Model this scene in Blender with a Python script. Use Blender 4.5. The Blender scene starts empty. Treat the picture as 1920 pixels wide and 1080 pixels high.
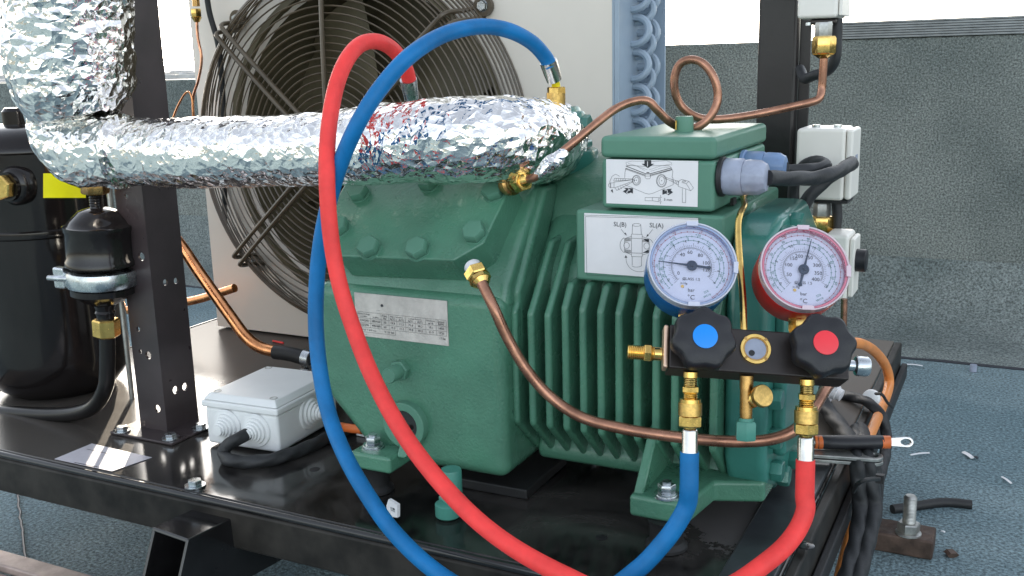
import bpy, bmesh, math, random
from mathutils import Vector, Matrix, noise
R_ = math.radians
random.seed(7)
C = bpy.context.scene.collection
SC = bpy.context.scene

# ------------------------------------------------------------------ camera
FPX = 1900.0; CAMZ = 0.45; PITCH = R_(12.6); YAW = R_(27); ROLL = R_(1.5)
cam_pos = Vector((0, 0, CAMZ))
fw = Vector((-math.sin(YAW)*math.cos(PITCH), math.cos(YAW)*math.cos(PITCH), -math.sin(PITCH)))
r0 = fw.cross(Vector((0, 0, 1))).normalized(); u0 = r0.cross(fw)
CR = r0*math.cos(ROLL) - u0*math.sin(ROLL); CU = u0*math.cos(ROLL) + r0*math.sin(ROLL)
cd = bpy.data.cameras.new('camera'); co = bpy.data.objects.new('camera', cd); C.objects.link(co)
cd.sensor_width = 36; cd.lens = 36*FPX/1920; cd.clip_start = .01; cd.clip_end = 5000
co.matrix_world = Matrix(((CR.x, CU.x, -fw.x, 0), (CR.y, CU.y, -fw.y, 0), (CR.z, CU.z, -fw.z, CAMZ), (0, 0, 0, 1)))
SC.camera = co
# ------------------------------------------------------------------ sky and sun
SUN_EL = 12.0; SUN_AZ = 38.0           # degrees up; degrees from +Y towards -X
w = bpy.data.worlds.new("World"); SC.world = w; w.use_nodes = True
nt = w.node_tree; bg = nt.nodes['Background']
sky = nt.nodes.new('ShaderNodeTexSky'); sky.sky_type = 'NISHITA'; sky.sun_disc = False
sky.sun_elevation = R_(SUN_EL); sky.sun_rotation = R_(-SUN_AZ); sky.air_density = 1.0; sky.dust_density = 1.5; sky.ozone_density = 1.5
hs_ = nt.nodes.new('ShaderNodeHueSaturation'); hs_.inputs['Saturation'].default_value = .38   # thin bright cloud veil whitens the sky
nt.links.new(sky.outputs[0], hs_.inputs['Color']); nt.links.new(hs_.outputs[0], bg.inputs[0]); bg.inputs[1].default_value = 0.15
sl = bpy.data.lights.new('sun', 'SUN'); sl.energy = 4.6; sl.angle = R_(.6); sl.color = (1, .87, .70)
so = bpy.data.objects.new('sun', sl); C.objects.link(so)
sd = Vector((-math.sin(R_(SUN_AZ))*math.cos(R_(SUN_EL)), math.cos(R_(SUN_AZ))*math.cos(R_(SUN_EL)), math.sin(R_(SUN_EL))))
so.rotation_euler = sd.to_track_quat('Z', 'Y').to_euler(); so.location = sd*5
SC.view_settings.view_transform = 'Standard'; SC.view_settings.look = 'None'
SC.view_settings.exposure = 2.0; SC.view_settings.gamma = 1
SC.cycles.max_bounces = 8; SC.cycles.transparent_max_bounces = 12; SC.cycles.sample_clamp_indirect = 6

# ------------------------------------------------------------------ measuring helpers
def ray(px, py): return (fw*FPX + CR*(px-960) + CU*(540-py)).normalized()
def at(px, py, ax, v):
    """point of the plane x / y / z = v that is measured at a place in the survey photo"""
    d = ray(px, py); i = 'xyz'.index(ax); return cam_pos + d*((v-cam_pos[i])/d[i])
def onplane(px, py, o, n):
    d = ray(px, py); return cam_pos + d*((Vector(o)-cam_pos).dot(n)/d.dot(n))
def X(px, py, y): return at(px, py, 'y', y).x
def Z(px, py, y): return at(px, py, 'y', y).z

# ------------------------------------------------------------------ materials
M = {}
def mat(name, col, rough=.5, metal=0, var=0, vscale=30, bump=0, bscale=300, coat=0, col2=None, spec=.5, speck=0, rvar=0, bdist=.001, detail=4, aniso=None):
    m = bpy.data.materials.new(name); m.use_nodes = True; M[name] = m
    n = m.node_tree.nodes; l = m.node_tree.links; b = n['Principled BSDF']
    b.inputs['Base Color'].default_value = (*col, 1); b.inputs['Roughness'].default_value = rough
    b.inputs['Metallic'].default_value = metal; b.inputs['Coat Weight'].default_value = coat; b.inputs['Coat Roughness'].default_value = .12
    b.inputs['Specular IOR Level'].default_value = spec
    tc = n.new('ShaderNodeTexCoord')
    def nz(scale, det=detail, r=.6):
        t = n.new('ShaderNodeTexNoise'); t.inputs['Scale'].default_value = scale; t.inputs['Detail'].default_value = det
        t.inputs['Roughness'].default_value = r; l.new(tc.outputs['Object'], t.inputs['Vector']); return t
    def ramp(src, a, c, p0=.35, p1=.65):
        q = n.new('ShaderNodeValToRGB'); q.color_ramp.elements[0].position = p0; q.color_ramp.elements[1].position = p1
        q.color_ramp.elements[0].color = (*a, 1); q.color_ramp.elements[1].color = (*c, 1); l.new(src, q.inputs[0]); return q
    out = None
    if var or col2:
        c2 = col2 or tuple(min(1, x*(1+var)) for x in col); c1 = col if col2 else tuple(x*(1-var) for x in col)
        out = ramp(nz(vscale).outputs['Fac'], c1, c2).outputs[0]
    if speck:
        s = ramp(nz(speck, 2, .7).outputs['Fac'], (.45, .45, .45), (1.75, 1.75, 1.75), .34, .68)
        mx = n.new('ShaderNodeMix'); mx.data_type = 'RGBA'; mx.blend_type = 'MULTIPLY'; mx.inputs[0].default_value = 1
        if out: l.new(out, mx.inputs[6])
        else: mx.inputs[6].default_value = (*col, 1)
        l.new(s.outputs[0], mx.inputs[7]); out = mx.outputs[2]
    if out: l.new(out, b.inputs['Base Color'])
    if rvar:
        q = ramp(nz(vscale*1.7).outputs['Fac'], (max(0, rough-rvar),)*3, (min(1, rough+rvar),)*3); l.new(q.outputs[0], b.inputs['Roughness'])
    if bump:
        bp = n.new('ShaderNodeBump'); bp.inputs['Strength'].default_value = bump; bp.inputs['Distance'].default_value = bdist
        l.new(nz(bscale, 3).outputs['Fac'], bp.inputs['Height']); l.new(bp.outputs[0], b.inputs['Normal'])
    return m

mat('green', (.070, .200, .130), .30, var=.17, vscale=11, bump=.6, bscale=330, coat=.25, rvar=.07)
mat('green_smooth', (.092, .228, .160), .42, var=.06, vscale=12, bump=.12, bscale=600, spec=.4)
mat('teal', (.040, .185, .150), .30, var=.12, vscale=14, bump=.3, bscale=300, coat=.4)
mat('cap_green', (.06, .24, .19), .38, var=.08, vscale=40)
mat('black_paint', (.010, .0095, .010), .20, var=.4, vscale=14, bump=.12, bscale=90, rvar=.08, coat=.3)
mat('post_paint', (.042, .032, .034), .33, var=.25, vscale=10, bump=.1, bscale=200, rvar=.08)
mat('rpost_paint', (.016, .013, .014), .34, var=.2, vscale=10, bump=.1, bscale=200)
mat('rail_black', (.010, .009, .008), .48, col2=(.034, .030, .026), vscale=20, bump=.15, bscale=160, spec=.25)
mat('flange_paint', (.030, .033, .037), .36, var=.4, vscale=16, bump=.1, bscale=160, rvar=.08)
mat('pipe_black', (.010, .009, .009), .28, var=.3, vscale=20, spec=.3)
mat('tank_paint', (.011, .009, .009), .13, var=.3, vscale=6, bump=.1, bscale=60, spec=.4)
mat('black_rubber', (.014, .014, .015), .55, var=.2, vscale=60, bump=.2, bscale=500)
mat('cable_black', (.018, .019, .021), .58, var=.25, vscale=80, bump=.2, bscale=400)
mat('knob_black', (.010, .010, .013), .42, var=.15, vscale=60, bump=.25, bscale=1500)
mat('anodized', (.030, .024, .022), .34, .35, var=.15, vscale=40, bump=.08, bscale=900)
mat('bare_edge', (.75, .52, .38), .35, .8)
mat('brass', (.78, .52, .16), .20, 1, var=.15, vscale=120, rvar=.08)
mat('brass_dark', (.42, .25, .09), .30, 1, var=.25, vscale=90, rvar=.1)
mat('brass_knurl', (.66, .43, .14), .34, 1, var=.2, vscale=300)
mat('copper', (.60, .29, .18), .25, 1, var=.28, vscale=45, rvar=.1)
mat('copper_bright', (.80, .34, .15), .22, 1, var=.3, vscale=40, rvar=.1)
mat('copper_brown', (.38, .19, .125), .30, .85, var=.3, vscale=40, rvar=.1)
mat('chrome', (.60, .58, .55), .2, 1, var=.1, vscale=80)
mat('zinc', (.55, .58, .60), .26, 1, var=.2, vscale=60, rvar=.1)
mat('zinc_dull', (.42, .42, .40), .42, .9, var=.25, vscale=80)
mat('hose_blue', (.004, .145, .38), .5, var=.16, vscale=28, bump=.15, bscale=900, spec=.3)
mat('hose_red', (.84, .055, .052), .5, var=.13, vscale=28, bump=.15, bscale=900, spec=.3)
mat('gauge_blue', (.004, .10, .33), .3, var=.05)
mat('gauge_red', (.60, .012, .015), .3, var=.05)
mat('disc_blue', (.0, .24, .78), .4, var=.03)
mat('disc_red', (.80, .035, .05), .4, var=.03)
mat('dial_white', (.80, .83, .92), .45, var=.02, vscale=40)
mat('ink', (.02, .022, .03), .5); mat('ink_blue', (.03, .12, .22), .5); mat('ink_green', (.02, .22, .17), .5); mat('ink_red', (.4, .04, .05), .5)
mat('needle', (.012, .035, .07), .35)
mat('label_white', (.78, .76, .77), .4, var=.03, vscale=30)
mat('nameplate', (.56, .52, .48), .42, .2, var=.14, vscale=60, bump=.25, bscale=300)
mat('paper', (.50, .48, .52), .45, var=.06, vscale=60)
mat('panel_white', (.70, .645, .575), .42, var=.04, vscale=4)
mat('coil_grey', (.33, .41, .50), .40, var=.07, vscale=9)
mat('box_white', (.74, .75, .75), .40, var=.04, vscale=12)
mat('switch_white', (.76, .73, .67), .42, var=.04, vscale=12)
mat('gland_grey', (.30, .33, .42), .38, var=.12, vscale=70)
mat('gland_blue', (.16, .25, .42), .38, var=.1, vscale=70)
mat('guard_black', (.090, .068, .044), .30, var=.2, vscale=20)
mat('fan_dark', (.100, .084, .048), .6, var=.2, vscale=12)  # olive raised to stand in for sun shining through the coil
mat('yellow_label', (.80, .78, .0), .45, var=.04)
mat('yellow', (.80, .68, .02), .45, var=.08, vscale=60)
mat('orange', (.72, .26, .07), .40, var=.12, vscale=30, rvar=.08)
mat('orange_grip', (.62, .14, .03), .45, var=.1)
mat('plastic_white', (.72, .72, .74), .35, var=.04)
mat('rusty', (.085, .055, .042), .6, .3, var=.4, vscale=40, bump=.4, bscale=200, rvar=.15)
mat('galv_beam', (.36, .28, .25), .5, .3, var=.25, vscale=30, bump=.3, bscale=250)
mat('bitumen', (.108, .128, .122), .82, col2=(.185, .205, .192), vscale=2.6, speck=230, bump=1, bscale=210, bdist=.004)
mat('bitumen_floor', (.112, .172, .194), .85, col2=(.195, .262, .280), vscale=3, speck=200, bump=1, bscale=190, bdist=.004)
mat('bitumen_mid', (.104, .128, .125), .84, col2=(.172, .196, .190), vscale=3, speck=200, bump=1, bscale=190, bdist=.004)
mat('flashing', (.19, .205, .205), .55, .2, col2=(.28, .30, .30), vscale=25, bump=.6, bscale=120)
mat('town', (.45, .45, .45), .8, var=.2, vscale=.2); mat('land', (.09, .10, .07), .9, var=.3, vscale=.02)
# foil: crumpled aluminium
m = mat('foil', (.90, .88, .86), .12, 1, bump=.0)
n = m.node_tree.nodes; l = m.node_tree.links; b = n['Principled BSDF']
tc = n.new('ShaderNodeTexCoord'); v1 = n.new('ShaderNodeTexVoronoi'); v1.inputs['Scale'].default_value = 95
nd = n.new('ShaderNodeTexNoise'); nd.inputs['Scale'].default_value = 60; nd.inputs['Detail'].default_value = 3
mm = n.new('ShaderNodeVectorMath'); mm.operation = 'MULTIPLY_ADD'; mm.inputs[1].default_value = (.012,)*3
l.new(tc.outputs['Object'], nd.inputs['Vector']); l.new(nd.outputs['Color'], mm.inputs[0]); l.new(tc.outputs['Object'], mm.inputs[2])
l.new(mm.outputs[0], v1.inputs['Vector'])
bp = n.new('ShaderNodeBump'); bp.inputs['Strength'].default_value = .55; bp.inputs['Distance'].default_value = .004
l.new(v1.outputs['Distance'], bp.inputs['Height']); l.new(bp.outputs[0], b.inputs['Normal'])
# clear plastic (gauge windows): mostly see-through with a glossy coat
def clear(name, amt, tint, dif=0):
    m = bpy.data.materials.new(name); m.use_nodes = True; M[name] = m
    n = m.node_tree.nodes; l = m.node_tree.links; out = n['Material Output']; n.remove(n['Principled BSDF'])
    t = n.new('ShaderNodeBsdfTransparent'); t.inputs[0].default_value = (*tint, 1)
    g = n.new('ShaderNodeBsdfGlossy'); g.inputs['Roughness'].default_value = .06
    f = n.new('ShaderNodeFresnel'); f.inputs[0].default_value = 1.45
    a = n.new('ShaderNodeMath'); a.operation = 'MULTIPLY_ADD'; a.inputs[1].default_value = 1.0; a.inputs[2].default_value = amt
    x = n.new('ShaderNodeMixShader'); l.new(f.outputs[0], a.inputs[0]); l.new(a.outputs[0], x.inputs[0])
    l.new(t.outputs[0], x.inputs[1]); l.new(g.outputs[0], x.inputs[2]); l.new(x.outputs[0], out.inputs[0])
    if dif:
        df = n.new('ShaderNodeBsdfDiffuse'); df.inputs[0].default_value = (*tint, 1); y = n.new('ShaderNodeMixShader'); y.inputs[0].default_value = dif
        l.new(t.outputs[0], y.inputs[1]); l.new(df.outputs[0], y.inputs[2]); l.new(y.outputs[0], x.inputs[1])
clear('clear_lens', .0, (.97, .97, 1.0)); clear('clear_rim', .16, (.80, .82, .95), .6); clear('clear_rim_red', .16, (.90, .72, .80), .6); clear('bevel_blue', .10, (.50, .62, .92), .5); clear('bevel_red', .10, (.85, .22, .34), .6)
# deck: black gloss paint, dusty and smeared
m = mat('deck_paint', (.014, .013, .013), .2)
n = m.node_tree.nodes; l = m.node_tree.links; b = n['Principled BSDF']
tc = n.new('ShaderNodeTexCoord'); a1 = n.new('ShaderNodeTexNoise'); a1.inputs['Scale'].default_value = 7; a1.inputs['Detail'].default_value = 9; a1.inputs['Roughness'].default_value = .68; a1.inputs['Distortion'].default_value = .6
a2 = n.new('ShaderNodeTexNoise'); a2.inputs['Scale'].default_value = 60; a2.inputs['Detail'].default_value = 4
l.new(tc.outputs['Object'], a1.inputs[0]); l.new(tc.outputs['Object'], a2.inputs[0])
q = n.new('ShaderNodeValToRGB'); q.color_ramp.elements[0].position = .42; q.color_ramp.elements[0].color = (.010, .0095, .0095, 1)
q.color_ramp.elements[1].position = .78; q.color_ramp.elements[1].color = (.085, .078, .072, 1); l.new(a1.outputs['Fac'], q.inputs[0]); l.new(q.outputs[0], b.inputs['Base Color'])
q2 = n.new('ShaderNodeValToRGB'); q2.color_ramp.elements[0].position = .3; q2.color_ramp.elements[0].color = (.05,)*3+(1,)
q2.color_ramp.elements[1].position = .75; q2.color_ramp.elements[1].color = (.24,)*3+(1,); l.new(a1.outputs['Fac'], q2.inputs[0]); l.new(q2.outputs[0], b.inputs['Roughness'])
bp = n.new('ShaderNodeBump'); bp.inputs['Strength'].default_value = .05; bp.inputs['Distance'].default_value = .001; l.new(a2.outputs['Fac'], bp.inputs['Height']); l.new(bp.outputs[0], b.inputs['Normal'])
# paler, rougher and less glossy towards the fan unit, with an uneven front
sx = n.new('ShaderNodeSeparateXYZ'); l.new(tc.outputs['Object'], sx.inputs[0])
ad = n.new('ShaderNodeMath'); ad.operation = 'MULTIPLY_ADD'; ad.inputs[1].default_value = .16; l.new(a1.outputs['Fac'], ad.inputs[0]); l.new(sx.outputs['Y'], ad.inputs[2])
mr = n.new('ShaderNodeMapRange'); mr.interpolation_type = 'SMOOTHSTEP'; mr.inputs[1].default_value = 1.13; mr.inputs[2].default_value = 1.20; l.new(ad.outputs[0], mr.inputs[0])
def mixin(sock, val, kind):
    src = sock.links[0].from_socket; x = n.new('ShaderNodeMix'); x.data_type = kind; i = 6 if kind == 'RGBA' else 2
    l.new(mr.outputs[0], x.inputs[0]); l.new(src, x.inputs[i]); x.inputs[i+1].default_value = val; l.new(x.outputs[2 if kind == 'RGBA' else 0], sock)
mixin(b.inputs['Base Color'], (.13, .115, .10, 1), 'RGBA'); mixin(b.inputs['Roughness'], .42, 'FLOAT')
sp_ = n.new('ShaderNodeMapRange'); sp_.inputs[3].default_value = .5; sp_.inputs[4].default_value = .06; l.new(mr.outputs[0], sp_.inputs[0]); l.new(sp_.outputs[0], b.inputs['Specular IOR Level'])
# dust haze left of the junction box, paler and rougher to paint in sun glare
mr = n.new('ShaderNodeMapRange'); mr.inputs[1].default_value = -.86; mr.inputs[2].default_value = -.72; mr.inputs[3].default_value = .75; mr.inputs[4].default_value = 0
ad3 = n.new('ShaderNodeMath'); ad3.operation = 'MULTIPLY_ADD'; ad3.inputs[1].default_value = .25; l.new(a1.outputs['Fac'], ad3.inputs[0]); l.new(sx.outputs['X'], ad3.inputs[2]); l.new(ad3.outputs[0], mr.inputs[0])
mixin(b.inputs['Roughness'], .27, 'FLOAT'); mixin(b.inputs['Base Color'], (.075, .066, .058, 1), 'RGBA')
# flaked grey stain in front of the end cover
stc = at(1400, 955, 'z', 0); vd = n.new('ShaderNodeVectorMath'); vd.operation = 'DISTANCE'; vd.inputs[1].default_value = stc; l.new(tc.outputs['Object'], vd.inputs[0])
a3 = n.new('ShaderNodeTexNoise'); a3.inputs['Scale'].default_value = 26; a3.inputs['Detail'].default_value = 7; a3.inputs['Roughness'].default_value = .6; l.new(tc.outputs['Object'], a3.inputs[0])
ad2 = n.new('ShaderNodeMath'); ad2.operation = 'MULTIPLY_ADD'; ad2.inputs[1].default_value = -.22; l.new(a3.outputs['Fac'], ad2.inputs[0]); l.new(vd.outputs['Value'], ad2.inputs[2])
mr = n.new('ShaderNodeMapRange'); mr.inputs[1].default_value = -.036; mr.inputs[2].default_value = -.030; mr.inputs[3].default_value = .8; mr.inputs[4].default_value = 0; l.new(ad2.outputs[0], mr.inputs[0])
mixin(b.inputs['Base Color'], (.10, .092, .09, 1), 'RGBA'); mixin(b.inputs['Roughness'], .6, 'FLOAT')

# ------------------------------------------------------------------ mesh builder
V3 = lambda *a: Vector(a)
def basis(n, up=None):
    n = Vector(n).normalized(); up = Vector(up) if up else Vector((0, 0, 1))
    if abs(n.dot(up)) > .95: up = Vector((0, 1, 0))
    u = up.cross(n).normalized(); return u, n.cross(u), n
def smooth_path(pts, sub=8):
    pts = [Vector(p) for p in pts]
    if len(pts) < 3: return pts
    P = [pts[0]*2-pts[1]] + pts + [pts[-1]*2-pts[-2]]; out = []
    for i in range(1, len(P)-2):
        a, b, c, d = P[i-1:i+3]
        for k in range(sub):
            t = k/sub; out.append(.5*((2*b)+(c-a)*t+(2*a-5*b+4*c-d)*t*t+(3*b-a-3*c+d)*t**3))
    out.append(pts[-1]); return out
def frames(path):
    ts = []
    for i in range(len(path)):
        a = path[max(0, i-1)]; b = path[min(len(path)-1, i+1)]; ts.append((b-a).normalized())
    u = basis(ts[0])[0]; fr = []
    for t in ts:
        u = (u - t*u.dot(t)).normalized(); fr.append((u, t.cross(u), t))
    return fr
class MB:
    def __init__(s, mtx=None): s.v = []; s.f = []; s.m = mtx
    def add(s, vs, fs):
        o = len(s.v); s.v += [Vector(p) for p in vs]; s.f += [tuple(i+o for i in f) for f in fs]; return s
    def box(s, x0, x1, y0, y1, z0, z1):
        v = [(x, y, z) for z in (z0, z1) for y in (y0, y1) for x in (x0, x1)]
        return s.add(v, [(0, 2, 3, 1), (4, 5, 7, 6), (0, 1, 5, 4), (2, 6, 7, 3), (0, 4, 6, 2), (1, 3, 7, 5)])
    def prism(s, pts, d):
        pts = [Vector(p) for p in pts]; d = Vector(d); k = len(pts)
        nrm = Vector((0, 0, 0))
        for i in range(k): nrm += pts[i].cross(pts[(i+1) % k])
        if nrm.dot(d) < 0: pts.reverse()
        return s.add(pts + [p+d for p in pts], [tuple(range(k-1, -1, -1)), tuple(range(k, 2*k))] + [(i, (i+1) % k, k+(i+1) % k, k+i) for i in range(k)])
    def tube(s, pts, r, n=12, sub=8, smooth=True, lobes=0, ldepth=.15, ltwist=0, caps=True, ry=None):
        path = smooth_path(pts, sub) if smooth else [Vector(p) for p in pts]
        fr = frames(path); L = 0; vs = []; k = len(path)
        for i, (p, (u, w_, t)) in enumerate(zip(path, fr)):
            if i: L += (p-path[i-1]).length
            rr = r[0] + (r[1]-r[0])*i/(k-1) if isinstance(r, (tuple, list)) else (r(i/(k-1)) if callable(r) else r)
            for j in range(n):
                a = 2*math.pi*j/n; q = rr*(1+(ldepth*(abs(math.cos((a*lobes+L*ltwist)/2))-.6) if lobes else 0))
                vs.append(p+u*q*math.cos(a)+w_*(q if ry is None else ry)*math.sin(a))
        fs = [(i*n+j, i*n+(j+1) % n, (i+1)*n+(j+1) % n, (i+1)*n+j) for i in range(k-1) for j in range(n)]
        if caps: fs += [tuple(range(n-1, -1, -1)), tuple(range((k-1)*n, k*n))]
        return s.add(vs, fs)
    def lathe(s, prof, o, n, seg=28, up=None, ph=0, rfun=None):
        u, w_, t = basis(n, up); o = Vector(o); vs = []; fs = []; k = len(prof)
        for i, (r, h) in enumerate(prof):
            for j in range(seg):
                a = 2*math.pi*j/seg+ph; q = r*(rfun(a) if rfun else 1); vs.append(o+t*h+(u*math.cos(a)+w_*math.sin(a))*q)
        for i in range(k-1):
            for j in range(seg): fs.append((i*seg+j, i*seg+(j+1) % seg, (i+1)*seg+(j+1) % seg, (i+1)*seg+j))
        fs += [tuple(range(seg-1, -1, -1)), tuple(range((k-1)*seg, k*seg))]
        return s.add(vs, fs)
    def hexa(s, r, h0, h1, o, n, ph=0, up=None, ch=.12):
        c = (h1-h0)*ch; return s.lathe([(r*.9, h0), (r, h0+c), (r, h1-c), (r*.9, h1)], o, n, 6, up, ph)
    def ring(s, ro, ri, h0, h1, o, n, seg=40, up=None):
        u, w_, t = basis(n, up); o = Vector(o); vs = []; fs = []
        for r, h in ((ri, h0), (ro, h0), (ro, h1), (ri, h1)):
            for j in range(seg):
                a = 2*math.pi*j/seg; vs.append(o+t*h+(u*math.cos(a)+w_*math.sin(a))*r)
        for i in range(4):
            for j in range(seg): fs.append((i*seg+j, i*seg+(j+1) % seg, ((i+1) % 4)*seg+(j+1) % seg, ((i+1) % 4)*seg+j))
        return s.add(vs, fs)
    def ribbon(s, pts, wd, n, closed=False):
        n = Vector(n); pts = [Vector(p) for p in pts]
        if closed: pts.append(pts[0])
        for a, b in zip(pts, pts[1:]):
            d = b-a
            if d.length < 1e-7: continue
            d.normalize(); q = d.cross(n).normalized()*wd/2; e = d*wd*.3
            s.add([a-q-e, a+q-e, b+q+e, b-q+e], [(0, 1, 2, 3)])
        return s
    def text(s, txt, o, u, v, size, align='CENTER'):
        cu = bpy.data.curves.new('t', 'FONT'); cu.body = txt; cu.size = 1; cu.align_x = align; cu.align_y = 'CENTER'; cu.resolution_u = 2
        ob = bpy.data.objects.new('t', cu); me = ob.to_mesh()
        o = Vector(o); u = Vector(u); v = Vector(v)
        s.add([o+u*p.co.x*size+v*p.co.y*size for p in me.vertices], [tuple(p.vertices) for p in me.polygons])
        ob.to_mesh_clear(); bpy.data.objects.remove(ob); bpy.data.curves.remove(cu); return s
    def build(s, name, m, parent=None, bevel=0, seg=2, smooth=True, sharp=38, flat=False):
        me = bpy.data.meshes.new(name); vs = [s.m @ p for p in s.v] if s.m else s.v
        me.from_pydata([tuple(p) for p in vs], [], s.f); me.materials.append(M[m])
        if not flat:
            bm = bmesh.new(); bm.from_mesh(me); bmesh.ops.recalc_face_normals(bm, faces=bm.faces)
            for e in bm.edges:
                if len(e.link_faces) == 2 and e.calc_face_angle(0) > R_(sharp): e.smooth = False
            for f in bm.faces: f.smooth = smooth
            bm.to_mesh(me); bm.free()
        o = bpy.data.objects.new(name, me); C.objects.link(o)
        if bevel:
            md = o.modifiers.new('bevel', 'BEVEL'); md.width = bevel; md.segments = seg; md.limit_method = 'ANGLE'; md.angle_limit = R_(30); md.harden_normals = True
        if parent: par(o, parent)
        return o
def par(o, p):
    o.parent = p; o.matrix_parent_inverse = Matrix.Translation(-ORG.get(p.name, Vector((0, 0, 0))))
ORG = {}
def tag(o, label, cat, group=None):
    o['label'] = label; o['category'] = cat
    if group: o['group'] = group
    return o
def thing(name, label, cat, loc=(0, 0, 0), group=None):
    o = bpy.data.objects.new(name, None); o.empty_display_size = .02; C.objects.link(o); o.location = loc
    ORG[o.name] = Vector(loc); return tag(o, label, cat, group)
def struct(o, kind='structure'): o['kind'] = kind; return o
def hexbolt(mb, o, n, r, h, ph=.2, washer=0):
    if washer: mb.lathe([(r*1.45, 0), (r*1.45, washer)], o, n, 20)
    return mb.hexa(r, washer, washer+h, o, n, ph)
def threads(r, h0, h1, pitch=.0016, d=.0006):
    pr = []; h = h0
    while h < h1-1e-6: pr += [(r-d, h), (r, h+pitch*.45), (r-d, h+pitch*.9)]; h += pitch
    return pr
def knurl_prof(r, h0, h1): return [(r*.92, h0), (r, h0+.0012), (r, h1-.0012), (r*.92, h1)]

# ================================================================== SETTING
FLOOR = -0.20
o = MB().add([(-12, -6, FLOOR), (8, -6, FLOOR), (8, 2.70, FLOOR), (-12, 2.70, FLOOR)], [(0, 1, 2, 3)]).build('rooftop_floor', 'bitumen_floor'); struct(o)
o = MB().add([(-3000, -3000, -14), (3000, -3000, -14), (3000, 3000, -14), (-3000, 3000, -14)], [(0, 1, 2, 3)]).build('ground', 'land'); struct(o)
# lapped edge of the membrane under the wall, with its open seam
WY = 2.60; ZT = Z(1330, 82, WY); ZL = Z(311, 150, WY)
def lap(x0, x1):
    mb = MB(); pts = []
    nx = 90
    for i in range(nx+1):
        x = x0+(x1-x0)*i/nx; e = .008*noise.noise(Vector((x*6, 1, 0)))+.003*noise.noise(Vector((x*40, 4, 0)))
        yy = at(1760, 678, 'z', FLOOR).y + e; k = .004+.003*max(0, noise.noise(Vector((x*9, 7, 0))))
        pts += [(x, yy, FLOOR), (x, yy+.002, FLOOR+k), (x, yy+.12, FLOOR+.008), (x, WY-.17, FLOOR+.014), (x, WY-.11, FLOOR+.030), (x, WY-.06, FLOOR+.060), (x, WY-.025, FLOOR+.105), (x, WY-.003, FLOOR+.16)]
    fs = []
    for i in range(nx):
        for j in range(7): fs.append((i*8+j, i*8+8+j, i*8+9+j, i*8+1+j))
    mb.add(pts, fs); return mb
mb = MB(); yy_ = at(1760, 678, 'z', FLOOR).y
mb.tube([V3(x_, yy_+.008*noise.noise(Vector((x_*6, 1, 0)))+.003*noise.noise(Vector((x_*40, 4, 0)))-.002, FLOOR+.0015) for x_ in [-3.5+5.3*i/240 for i in range(241)]], lambda t: .0034+.0022*noise.noise(Vector((t*90, 0, 5))), 6, 1, smooth=False)
struct(mb.build('membrane_seam', 'ink'))
o = lap(-3.5, 1.8).build('membrane_edge_strip', 'bitumen_mid', sharp=70); struct(o)
pw = thing('parapet_wall', 'long grey bitumen covered parapet wall behind the machinery', 'wall', (0, WY, FLOOR))
MB().box(-2.2, 3.2, WY, WY+.22, FLOOR, ZT).build('wall_face', 'bitumen', pw, .006)
MB().box(-9, -2.202, WY+.003, WY+.22, FLOOR, ZL).build('low_wall_face', 'bitumen', pw, .006)
# ribbed coping sheets
x0c = X(1531, 60, WY-.01)
for k in range(7):
    z0 = ZT+.0005+k*.0058; MB().box(x0c-.002*k, 3.2, WY-.004+.003*k+random.uniform(-.001, .001), WY+.2, z0, z0+.0048).build('coping_strip', 'flashing', pw, .001, 1)
wr = random.Random(3); mb = MB()
p0 = at(1275, 84, 'y', WY+.05)
for k in range(7):
    a = wr.uniform(0, 6.28); h = wr.uniform(.012, .028); mb.tube([p0+Vector((wr.uniform(-.008, .008), 0, -.006)), p0+Vector((math.cos(a)*.008, math.sin(a)*.008, h*.5)), p0+Vector((math.cos(a)*.02, math.sin(a)*.02, h))], .0008, 4, 3)
tag(mb.build('dry_weed', 'rusty'), 'tiny dry weed sprig growing on top of the parapet wall', 'weed')
# low pale town beyond the roof edge
tr = random.Random(5)
for k in range(16):
    d = tr.uniform(300, 600); bx_ = -60+k*29; p = ray(bx_, 135)*d; s_ = tr.uniform(5, 12); h = 3+CAMZ-d*tr.uniform(.001, .006)
    bd = thing('distant_building', ('first', 'second', 'third', 'fourth', 'fifth', 'sixth', 'seventh', 'eighth', 'ninth', 'tenth', 'eleventh', 'twelfth', 'thirteenth', 'fourteenth', 'fifteenth', 'sixteenth')[k]+' pale block from the left on the far low skyline', 'building', (p.x, p.y, -14), 'far buildings on the skyline')
    MB().box(p.x-s_, p.x+s_, p.y-s_, p.y+s_, -14, -3+h).build('wall', 'town', bd)
    MB().box(p.x-s_*.7, p.x+s_*.3, p.y-s_*.5, p.y+s_*.5, -3+h, -2.4+h).build('roof_hut', 'town', bd)

mb = MB(); hv = []
for i in range(61):
    a = R_(100-i*1.3)-math.pi/2+R_(20)*0; az = R_(70)-i*R_(1.2); d = 2600; x = -math.sin(az)*d; y = math.cos(az)*d
    hz = 9+9*noise.noise(Vector((i*.17, 3, 0)))+4*noise.noise(Vector((i*.6, 9, 0))); hv += [(x*.85, y*.85, -14), (x, y, hz), (x*1.2, y*1.2, -14)]
mb.add(hv, [(3*i+j, 3*i+3+j, 3*i+4+j, 3*i+1+j) for i in range(60) for j in range(2)]); o = mb.build('distant_hills', 'town', sharp=180); struct(o)

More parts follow.
